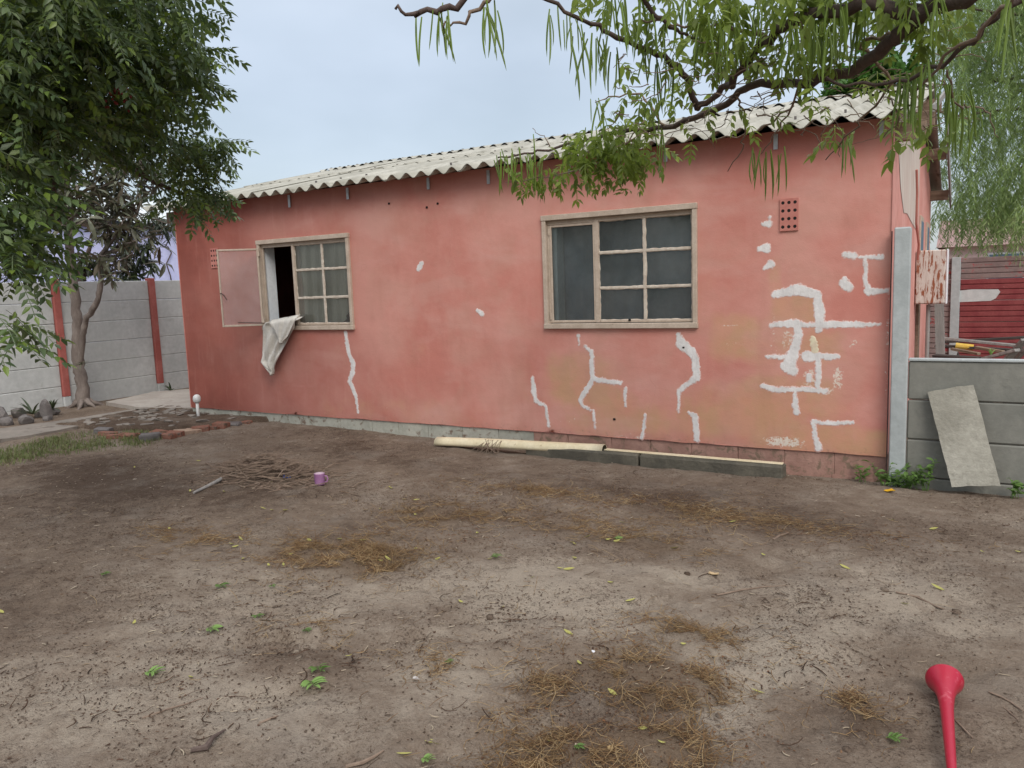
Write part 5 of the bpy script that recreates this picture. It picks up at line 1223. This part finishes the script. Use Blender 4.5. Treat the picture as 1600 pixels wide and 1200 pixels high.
# ---- left big tree with pinnate leaves, its trunk outside the left edge
tl = empty('leafy_tree', (-6.6, -4.6, -.15)); tag(tl, 'large dark green tree with feathery leaves hanging into the upper left corner', 'tree')
limb(tl, [(-6.6, -4.6, -.2), (-6.65, -4.5, 1.0), (-6.5, -4.3, 3.5)], .24, .15, M['bark'], 'trunk', 12, .03)
cl = []   # clump centres px, py, dist, radius(m), n
rs = np.random.RandomState(31)
CL = [(-160, -40, 5.4, .9, 260), (30, -60, 5.2, .8, 300), (180, -70, 5.6, .8, 300), (270, -20, 6.0, .38, 120), (60, 60, 5.6, .60, 330), (170, 60, 5.8, .55, 300), (260, 90, 6.2, .40, 190), (300, 60, 6.4, .22, 60), (0, 150, 5.4, .5, 260), (110, 165, 5.9, .5, 270), (210, 160, 6.2, .45, 230), (285, 140, 6.4, .26, 90), (-90, 180, 5.2, .7, 260),
      (30, 245, 5.7, .32, 120), (-20, 330, 5.0, .34, 130), (45, 340, 5.2, .20, 60), (75, 365, 5.3, .16, 40), (230, 220, 6.5, .32, 130), (290, 230, 6.7, .26, 110), (250, 290, 6.9, .30, 90), (300, 310, 7.0, .22, 80), (335, 290, 7.1, .12, 26), (170, 240, 6.3, .22, 60), (10, 410, 4.8, .17, 36), (-20, 500, 4.4, .15, 22), (110, 15, 5.0, .3, 70), (330, 330, 7.1, .10, 16), (335, 225, 6.8, .16, 34), (350, 222, 6.8, .08, 12), (312, 62, 6.5, .14, 26), (322, 92, 6.5, .10, 16), (320, 130, 6.5, .10, 14), (318, 215, 6.8, .16, 30), (325, 255, 6.9, .14, 26), (60, 395, 5.3, .14, 22), (90, 360, 5.4, .16, 26), (15, 370, 4.9, .25, 50), (110, 335, 5.6, .12, 14), (40, 320, 5.2, .25, 50), (-200, 60, 6.5, 1.2, 300), (-120, -260, 5.6, 1.1, 260), (120, -240, 6.0, 1.0, 240), (150, 110, 7.2, .6, 150), (60, 200, 7.0, .4, 90)]
pos = []; yaw = []
hub = np.array([-6.5, -4.3, 3.45])
for i, (px, py, dd, r, n) in enumerate(CL):
    c = at(px, py, dd)
    if n >= 80 or i in (20,): limb(tl, [hub+rs.normal(0, .04, 3), (hub+c)/2+np.array([0, 0, .25])+rs.normal(0, .12, 3), c], .05, .012, M['darkbark'], 'branch', 6, .04, 40+i)
    u_ = rs.normal(0, 1, (n, 3)); u_ /= np.linalg.norm(u_, axis=1)[:, None]; rad = rs.rand(n)**.45*r
    q = c+u_*rad[:, None]*np.array([1, 1, .85]); pos.append(q); yaw.append(np.arctan2(u_[:, 1], u_[:, 0])+rs.normal(0, .8, n))
pos = np.concatenate(pos); yaw = np.concatenate(yaw); n = len(pos)
# keep the gap where the sky and rear tree show
gpx, gpy, _ = project(pos); keep = ~(((gpx-140)/38)**2+((gpy-110)/22)**2 < 1); keep &= ~((gpy > 258) & (gpx > 90) & (gpx < 240)); keep &= ~((gpy > 215) & (gpx > 70) & (gpx < 150) & (rs.rand(n) < .8))
keep &= ~((gpy > 100) & (gpx > 305) & (gpy < 195)) & ~((gpx > 304+16*np.sin(gpy*.11)) & (gpy < 190)) & ~(gpx > 330+14*np.sin(gpy*.09))
pos, yaw = pos[keep], yaw[keep]; n = len(pos)
TPL = [pinnate(6, .27, .074, .0150, .45, s) for s in range(4)]+[pinnate(5, .24, .070, .0145, .8, 9)]
gpx, gpy, _ = project(pos); pk = np.full(n, .74); pk = np.where((gpy > 232) & (gpx > 62) & (gpx < 262), .10, pk); pk = np.where((gpx > 225) & (gpy > 170) & (gpx < 300), pk*.62, pk); pk = np.where(np.hypot((gpx-300)/1.3, gpy-185) < 30, .1, pk); pk = np.where((gpy > 325) & (gpx > 45) & (gpx < 250), pk*.45, pk)
sub = rs.rand(n) < pk; pos, yaw = pos[sub], yaw[sub]; n = len(pos)
foliage(tl, TPL, pos, rotmats(n, rs, yaw, (.15, .4), .45), rs.uniform(.7, 1.1, n), M['leftleaf'], 'leaf', 280, 'foliage', 1)
bb = MB(); c = at(185, 152, 5.3)-np.array(tl.location)
for i in range(26):
    q = c+rs.normal(0, .03, 3); V, F = rockmesh((.011, .011, .011), i, 1); bb.add([tuple(np.array(v)+q) for v in V], F)
o = bb.build('berry_cluster', M['berry'], tl, True); o['kind'] = 'stuff'

# ---- small tree at the boundary wall with long grey-green leaves
ts = empty('forked_tree', (-10.38, .02, 0)); tag(ts, 'small forked tree with bare trunk growing beside the left boundary wall', 'tree')
P1 = [(-10.38, .02, -.1), (-10.36, .02, .35), (-10.40, .02, .62), (-10.33, .02, 1.05), (-10.31, .02, 1.5), (-10.32, .02, 2.1), (-10.30, .02, 2.9), (-10.22, .05, 3.6)]
limb(ts, P1, .092, .040, M['bark'], 'trunk', 12, .02, 3)
limb(ts, [(-10.36, .02, .62), (-10.18, .0, 1.02), (-10.05, -.02, 1.22), (-9.72, -.03, 1.48), (-9.62, -.02, 1.75), (-9.58, 0, 2.1)], .045, .032, M['bark'], 'branch', 9, .02, 4)
rt = MB()
for a in np.linspace(0, 6.28, 8)[:-1]:
    l_ = RS.uniform(.25, .6); d = np.array([math.cos(a), math.sin(a)*.8, 0]); o = MB().tube([d*.05+[0, 0, .12], d*.14+[0, 0, .05], d*l_*.6+[0, .02, .02], d*l_+[0, 0, -.03]], [.045, .035, .022, .010], 7).build('root', M['bark'], ts, True)
CL = [(95, 285, 13.0, .45, 22), (150, 265, 12.9, .45, 24), (200, 262, 12.8, .40, 20), (120, 330, 12.8, .35, 16), (165, 350, 12.7, .40, 26), (210, 330, 12.7, .42, 26), (180, 400, 12.6, .30, 16), (150, 300, 12.9, .4, 22), (240, 300, 12.7, .35, 16), (215, 375, 12.6, .3, 12), (80, 250, 13.0, .4, 14), (60, 300, 13.0, .4, 14), (230, 250, 12.7, .35, 14), (100, 240, 12.8, .4, 14), (40, 260, 12.8, .4, 14)]
pos = []; tips = np.array([-9.58, 0, 2.1]); topc = np.array([-10.3, .02, 2.6])
for i, (px, py, dd, r, n) in enumerate(CL):
    c = at(px, py, dd*.93); src = tips if (px > 150 and py > 290) else topc
    limb(ts, [src, (src+c)/2+rs.normal(0, .08, 3)-np.array([0, 0, .05]), c], .028, .010, M['bark'], 'branch', 6, .05, 80+i)
    for k in range(n):
        q = c+rs.normal(0, r*.5, 3)
        if k % 3 == 0: limb(ts, [c, (c+q)/2+rs.normal(0, .03, 3), q], .010, .006, M['bark'], 'twig', 4, .02, i*50+k)
        pos.append(q)
pos = np.array(pos); n = len(pos)
TR = [rosette(9, .20, .022, s) for s in range(3)]+[rosette(6, .24, .026, 7, 1.0)]
foliage(ts, TR, pos, rotmats(n, rs, None, (0, .5), .5), rs.uniform(.6, 1.1, n), M['rosette'], 'leaf_cluster', 280, 'foliage', 2)
tag(blade_plant('air_plant', (-10.2, -.06, .62), 12, .20, .012, M['rosette'], 12, .3), 'small spiky tuft growing on the forked tree trunk', 'plant')

# ---- dark long-leaved tree behind the wall, in front of the lilac house
tm = empty('dark_leaved_tree', (-11.7, .9, 0)); tag(tm, 'dark glossy long-leaved tree behind the boundary wall before the lilac house', 'tree')
limb(tm, [(-11.7, .9, -.1), (-11.7, .9, 1.2), (-11.6, .95, 2.0)], .09, .06, M['darkbark'], 'trunk', 8, .03)
CL = [(190, 420, .30, 16), (215, 400, .25, 12), (245, 345, .28, 12), (235, 385, .22, 8), (200, 370, .30, 14), (130, 410, .25, 8), (65, 400, .30, 9), (55, 425, .2, 6), (175, 300, .4, 12), (210, 425, .2, 9), (255, 365, .15, 4), (160, 340, .3, 10)]
pos = []
for i, (px, py, r, n) in enumerate(CL):
    c = at(px, py, 14.1); 
    if n > 8: limb(tm, [(-11.65, .92, 1.9), (np.array([-11.65, .92, 1.9])+c)/2, c], .03, .01, M['darkbark'], 'branch', 5, .03, i)
    for k in range(n): pos.append(c+rs.normal(0, r*.5, 3))
pos = np.array(pos); n = len(pos)
foliage(tm, [rosette(11, .22, .022, s+20, .7) for s in range(3)], pos, rotmats(n, rs, None, (0, .3), .3), rs.uniform(.7, 1.1, n), M['darkleaf'], 'leaf_cluster', 200, 'foliage', 3)
limb(tl, [at(-60, 210, 5.7), at(60, 215, 5.9), at(78, 280, 6.0), at(74, 345, 6.0)], .045, .035, M['darkbark'], 'branch', 8, .02, 301)
limb(tl, [at(76, 310, 6.0), at(100, 316, 6.0), at(122, 315, 6.0), at(150, 330, 6.1)], .022, .012, M['darkbark'], 'branch', 7, .02, 302)

# ---- near tree reaching in from the top right: branches, hanging pods and leaves
tr_ = empty('pod_tree', (2.1, -3.1, -.15)); tag(tr_, 'near tree reaching in from the top right with long green pods hanging over the roof', 'tree')
crotch = np.array([1.7, -3.0, 2.6])
limb(tr_, [(2.1, -3.1, -.3), (2.0, -3.05, 1.0), (1.7, -3.0, 2.6)], .15, .10, M['darkbark'], 'trunk', 12, .03)
BR = [([crotch, at(1650, -80, 3.7), at(1520, -10, 3.7), at(1440, 20, 3.8), at(1400, 58, 3.9), at(1340, 105, 4.1), at(1250, 130, 4.3), at(1175, 134, 4.5), at(1120, 168, 4.8), at(1040, 197, 5.1), at(975, 206, 5.3), at(900, 223, 5.5), at(830, 237, 5.6), at(778, 246, 5.6)], .038, .005),
      ([at(1440, 20, 3.8), at(1345, 12, 3.9), at(1250, 28, 4.1), at(1200, 62, 4.3), at(1158, 108, 4.4), at(1130, 140, 4.6), at(1090, 170, 4.8)], .030, .015),
      ([at(1090, 170, 4.8), at(1066, 115, 4.7), at(1040, 92, 4.6), at(965, 57, 4.5), at(915, 35, 4.4), at(845, -4, 4.3)], .020, .008),
      ([crotch, at(1250, -190, 3.5), at(900, -90, 3.8), at(775, -15, 3.9), at(690, 14, 3.9), at(650, 23, 3.9), at(618, 14, 3.9)], .03, .006),
      ([at(800, -30, 3.9), at(755, 5, 3.9), at(722, 32, 3.9), at(692, 44, 3.9)], .011, .005),
      ([crotch, at(1640, -20, 3.5), at(1560, 22, 3.5), at(1510, 70, 3.6), at(1440, 117, 3.7), at(1350, 132, 3.8), at(1290, 120, 3.8)], .014, .005),
      ([at(1590, -10, 3.3), at(1545, 35, 3.4), at(1480, 95, 3.6), at(1420, 160, 3.8), at(1380, 215, 4.0)], .009, .003),
      ([at(1400, 58, 3.9), at(1350, 70, 4.2), at(1392, 130, 4.3), at(1345, 190, 4.5), at(1290, 250, 4.7)], .010, .003),
      ([at(1250, 130, 4.3), at(1225, 190, 4.6), at(1190, 240, 4.8)], .007, .003), ([at(1150, 150, 4.6), at(1165, 190, 4.7), at(1160, 230, 4.8), at(1137, 268, 4.9)], .006, .0025),
      ([at(980, -60, 4.2), at(1020, 20, 4.3), at(1060, 45, 4.4), at(1090, 60, 4.5)], .014, .006), ([at(1200, 62, 4.3), at(1120, 40, 4.3), at(1060, 40, 4.4), at(1000, 30, 4.4)], .012, .004),
      ([at(1040, 197, 5.1), at(1000, 150, 5.2), at(960, 150, 5.3), at(930, 160, 5.3)], .008, .003), ([at(1300, 118, 4.2), at(1260, 60, 4.1), at(1240, 10, 4.0)], .010, .004),
      ([at(1240, 165, 4.6), at(1180, 205, 4.8), at(1115, 215, 5.0)], .006, .003), ([at(1480, 110, 3.8), at(1500, 165, 4.0), at(1540, 170, 4.2), at(1560, 215, 4.3)], .005, .002), ([at(860, 228, 5.6), at(850, 215, 5.6), at(832, 200, 5.6)], .004, .002),
      ([at(1000, 200, 5.2), at(930, 258, 5.3), at(850, 275, 5.4), at(790, 285, 5.5)], .005, .002)]
for i, (P, a, c) in enumerate(BR): limb(tr_, P, a, c, M['darkbark'] if a > .012 else M['twig'], 'branch', 9 if a > .02 else 6, .03, 200+i)
# fine twigs
for i in range(150):
    px, py = rs.uniform(960, 1480), rs.uniform(0, 215)
    if py < 150-(px-900)*.25-60: continue
    dd = 4.5+rs.normal(0, .25); a = at(px, py, dd); ang = rs.uniform(0, 6.28); l_ = rs.uniform(.08, .3); c = a+np.array([math.cos(ang)*l_, math.sin(ang)*l_*.4, rs.uniform(-.5, .2)*l_])
    limb(tr_, [a, (a+c)/2+rs.normal(0, .03, 3), c], .0035, .0015, M['twig'], 'twig', 4, .01, 500+i)
def pod_mesh(L, r, bend, seed):
    rs_ = np.random.RandomState(seed); P = []; R = []
    for k in range(7):
        t = k/6; P.append((bend*L*math.sin(t*2.2)*.5, bend*.3*L*t*t, -L*t)); R.append(r*(.35+.65*math.sin(math.pi*min(1, .12+t*.88))**.6) if k < 6 else r*.08)
    b_ = MB().tube(P, R, 5); return np.array(b_.V), b_.F
PT = [pod_mesh(.22, .0048, .12, 1), pod_mesh(.26, .0054, -.10, 2), pod_mesh(.19, .0045, .2, 3), pod_mesh(.24, .0056, -.18, 4), pod_mesh(.17, .0042, -.3, 5)]
PC = [(672, 20, 3.9, 7, 28), (695, 12, 3.9, 4, 15), (755, 5, 3.9, 3, 8), (772, 8, 3.9, 6, 14), (866, 14, 4.4, 4, 8), (886, 24, 4.4, 3, 6), (897, 30, 4.4, 5, 14), (918, 58, 4.4, 5, 12), (942, 52, 4.5, 6, 12), (957, 75, 4.5, 5, 10), (870, 60, 4.4, 2, 30), (960, -15, 4.3, 7, 20), (985, -5, 4.3, 9, 20), (1005, 25, 4.4, 8, 18), (1020, 60, 4.6, 8, 18), (1042, 95, 4.7, 8, 18), (1060, 10, 4.4, 9, 20), (1085, -10, 4.4, 8, 18),
      (783, 240, 5.5, 8, 14), (800, 235, 5.5, 7, 14), (822, 245, 5.5, 9, 14), (845, 255, 5.4, 7, 10), (932, 160, 5.3, 5, 14), (925, 205, 5.4, 4, 12), (832, 205, 5.5, 2, 8), (1190, 238, 4.8, 10, 18), (1222, 236, 4.8, 3, 6), (1322, 208, 4.6, 5, 6), (1110, 30, 4.2, 12, 25), (1140, 45, 4.2, 8, 20), (1255, 30, 3.9, 12, 22), (1280, 45, 3.9, 12, 22), (1300, 10, 3.9, 9, 22), (1330, 0, 3.9, 8, 22), (1240, 60, 4.0, 8, 20),
      (1412, 117, 3.8, 7, 8), (1422, 117, 3.8, 5, 10), (1434, 118, 3.8, 5, 8), (1448, 95, 3.7, 5, 8), (1485, 125, 4.1, 6, 12), (1500, 145, 4.2, 8, 12), (1512, 145, 4.2, 6, 12), (1475, 140, 4.1, 4, 12), (1525, 170, 4.3, 3, 8), (1460, 60, 3.7, 4, 12), (1580, -10, 3.4, 4, 14), (1592, -20, 3.4, 4, 10), (1010, 150, 5.1, 5, 20), (1420, -20, 3.7, 6, 20), (1350, 20, 4.0, 7, 20), (1468, -10, 3.6, 5, 16), (1175, 0, 4.1, 6, 20), (1030, 205, 5.2, 4, 14), (975, 215, 5.3, 4, 14)]
pos = []
for px, py, dd, n, sp2 in PC:
    for k in range(n): pos.append(at(px+rs.uniform(-sp2, sp2), py+rs.uniform(-8, 10), dd+rs.normal(0, .12)))
pos = np.array(pos); n = len(pos)
foliage(tr_, PT, pos, rotmats(n, rs, None, (0, .10), .10), rs.uniform(.75, 1.12, n), M['pod'], 'seed_pod', 298, 'seed_pods', 5)
LC = [(1000, 30, 4.5, .16, 14), (1050, 20, 4.5, .20, 26), (1100, 20, 4.4, .22, 40), (1160, 30, 4.3, .22, 42), (1220, 20, 4.2, .22, 42), (1280, 30, 4.1, .22, 40), (1340, 20, 4.1, .18, 26), (1180, 70, 4.3, .16, 30), (1120, 85, 4.5, .18, 30), (1060, 120, 4.8, .18, 26), (1020, 150, 5.0, .22, 34), (1060, 180, 5.0, .18, 26), (985, 175, 5.2, .20, 26), (945, 215, 5.3, .18, 22), (985, 230, 5.3, .14, 16), (900, 240, 5.4, .16, 34), (930, 235, 5.3, .15, 40), (960, 240, 5.2, .16, 36), (1000, 235, 5.2, .14, 26), (870, 262, 5.4, .10, 12), (830, 280, 5.5, .08, 10), (1040, 60, 4.6, .16, 18),
      (1260, 90, 4.2, .18, 30), (1310, 90, 4.2, .16, 20), (1270, 150, 4.4, .18, 20), (1340, 160, 4.4, .18, 26), (1370, 190, 4.4, .12, 14), (1200, 150, 4.5, .18, 20), (1150, 170, 4.7, .16, 16), (1100, 190, 4.8, .14, 14), (1290, 195, 4.6, .12, 12), (1230, 200, 4.7, .12, 12), (1390, 165, 4.3, .12, 12), (1440, 150, 4.0, .08, 8), (1455, 195, 4.2, .08, 10), (1420, 205, 4.0, .06, 6), (1400, 20, 3.9, .14, 14), (1440, 30, 3.8, .10, 14), (1475, 15, 3.6, .08, 8), (800, 262, 5.5, .12, 6), (860, 255, 5.4, .10, 6), (1140, -60, 4.2, .4, 60), (1300, -60, 4.0, .4, 60), (1450, -80, 3.8, .4, 50), (1000, -60, 4.4, .3, 24), (1480, 200, 4.2, .06, 5), (1170, 215, 4.8, .1, 8), (1610, -160, 3.6, .5, 70)]
pos = []
for px, py, dd, r, n in LC: pos.append(at(px, py, dd)+rs.normal(0, r*.62, (n, 3))*np.array([1, 1, .9]))
pos = np.concatenate(pos); n = len(pos)
gpx, gpy, _ = project(pos); eave = 185+(1395-gpx)*.1227
LIMB = [(1440, 20), (1400, 58), (1340, 105), (1250, 130), (1175, 134), (1120, 168), (1040, 197)]; LM2 = [(1345, 12), (1250, 28), (1200, 62), (1158, 108), (1130, 140)]
def nearpoly(pl_):
    d = np.full(n, 1e9)
    for (ax, ay), (bx_, by_) in zip(pl_[:-1], pl_[1:]):
        t = np.clip(((gpx-ax)*(bx_-ax)+(gpy-ay)*(by_-ay))/((bx_-ax)**2+(by_-ay)**2), 0, 1); d = np.minimum(d, np.hypot(gpx-ax-t*(bx_-ax), gpy-ay-t*(by_-ay)))
    return d
pk = np.where(gpy > 0, np.where(gpy < 110, .44, .36), 1.); pk = np.where((gpx < 1030) & (gpy > 190), .7, pk); pk = np.where((gpx > 1080) & (gpy > 130), pk*.55, pk); pk = np.where(nearpoly(LIMB) < 20, pk*.6, pk)
pk = np.where((gpx > 1080) & (gpy > eave-22), .06, pk); pk = np.where((gpx > 1385) & (gpy > 60), .25, pk); pk = np.where((gpx > 1330) & (gpx < 1400) & (gpy > 30) & (gpy < 110), .12, pk)
sub = rs.rand(n) < pk; pos = pos[sub]; n = len(pos)
PLT = [pinnate(3, .10, .074, .0145, .85, 60+s, .22) for s in range(3)]+[pinnate(3, .12, .066, .0130, 1.0, 66, .22)]
foliage(tr_, PLT, pos, rotmats(n, rs, None, (.25, .35), .35), rs.uniform(.75, 1.15, n), M['podleaf'], 'leaf', 290, 'foliage', 6)

# ---- weeping tree far right
tw_ = empty('weeping_tree', (2.3, 8.8, 0)); tag(tw_, 'tall weeping tree with fine drooping foliage behind the maroon fence', 'tree')
limb(tw_, [(2.3, 8.8, -.2), (2.35, 8.8, 1.5), (2.2, 8.7, 3.0), (2.0, 8.5, 4.4)], .25, .14, M['darkbark'], 'trunk', 10, .05)
hub = np.array([2.05, 8.6, 3.9]); SP = []; rs = np.random.RandomState(77)
tips_ = []
for i in range(46):
    px, py = rs.uniform(1450, 1720), rs.uniform(-90, 330)
    if px < 1500 and py > 250: continue
    dd = rs.uniform(13.0, 16.5); c = at(px, py, dd)
    if i < 30: limb(tw_, [hub, (hub+c)/2+np.array([0, 0, .3])+rs.normal(0, .2, 3), c], .05, .012, M['darkbark'], 'branch', 5, .06, 600+i)
    tips_.append((c, .75, 34))
for px, py, dd, r, n in [(1570, 380, 12.6, .25, 60), (1595, 350, 12.7, .3, 70), (1610, 390, 12.5, .3, 70), (1585, 395, 12.4, .16, 40), (1560, 60, 14, .7, 90), (1590, 150, 13.5, .6, 120), (1590, 260, 13.4, .6, 120), (1530, 240, 14, .6, 70), (1500, 80, 15, .6, 60), (1480, 330, 15.5, .45, 60), (1500, 365, 15.5, .3, 50), (1530, 180, 14.5, .6, 60), (1570, 320, 13.5, .5, 80), (1560, 20, 13.5, .6, 90), (1520, 300, 15, .5, 40)]:
    tips_.append((at(px, py, dd), r, n))
def strand(seed, L=.55, nl=26):
    rs_ = np.random.RandomState(seed); V = []; F = []
    sway = rs_.uniform(-.25, .25, 2)
    def Pn(t): return np.array([.22*math.sin(t*1.5)+sway[0]*t*t*.4, sway[1]*t*t*.4, -L*t*(.35+.65*t)])
    for k in range(6):
        q = Pn(k/5); V += [tuple(q+[.003, 0, 0]), tuple(q-[.003, 0, 0])]
    for k in range(5): F.append((2*k, 2*k+1, 2*k+3, 2*k+2))
    for i in range(nl):
        t = (i+.5)/nl; q = Pn(t); a = rs_.uniform(0, 6.28); d = np.array([math.cos(a)*.6, math.sin(a)*.6, -.75]); d /= np.linalg.norm(d); l_ = rs_.uniform(.06, .11)
        s_ = np.cross(d, [math.sin(a*3), .3, .2]); s_ /= np.linalg.norm(s_); b_ = len(V)
        V += [tuple(q), tuple(q+d*l_*.5+s_*.0065), tuple(q+d*l_), tuple(q+d*l_*.5-s_*.0065)]; F.append((b_, b_+1, b_+2, b_+3))
    return np.array(V), F
pos = []
for c, r, n in tips_: pos.append(c+rs.normal(0, r*.5, (int(n*.95), 3))*np.array([1, 1, .8]))
pos = np.concatenate(pos); gpx, gpy, _ = project(pos); keep = ~((gpx < 1466)) & ~(gpy > 345+12*np.sin(gpx*.13)); pos = pos[keep]; n = len(pos)
foliage(tw_, [strand(s) for s in range(4)], pos, rotmats(n, rs, None, (0, .15), .15), rs.uniform(.7, 1.3, n), M['pepper'], 'strand', 0, 'foliage', 8)

# ---- bright shrub crown far behind the roof
tf = empty('far_tree', tuple(np.append(at(1372, 110, 19)[:2], 0))); tag(tf, 'bright green tree crown showing above the roof ridge between the branches', 'tree')
c0 = at(1372, 118, 19); limb(tf, [(c0[0], c0[1], -.2), (c0[0], c0[1], 2.5), tuple(c0)], .15, .08, M['bark'], 'trunk', 8, .05)
pos = np.concatenate([at(px, py, 19)+rs.normal(0, r*.5, (n, 3)) for px, py, r, n in [(1372, 108, .45, 110), (1395, 118, .5, 110), (1350, 130, .5, 80), (1330, 140, .5, 60), (1420, 135, .5, 60), (1300, 150, .5, 50)]]); n = len(pos)
foliage(tf, [rosette(10, .14, .04, s+50, .4) for s in range(3)], pos, rotmats(n, rs, None, (0, .5), .5), rs.uniform(.8, 1.3, n), M['fartree'], 'leaf_cluster', 0, 'foliage', 9)
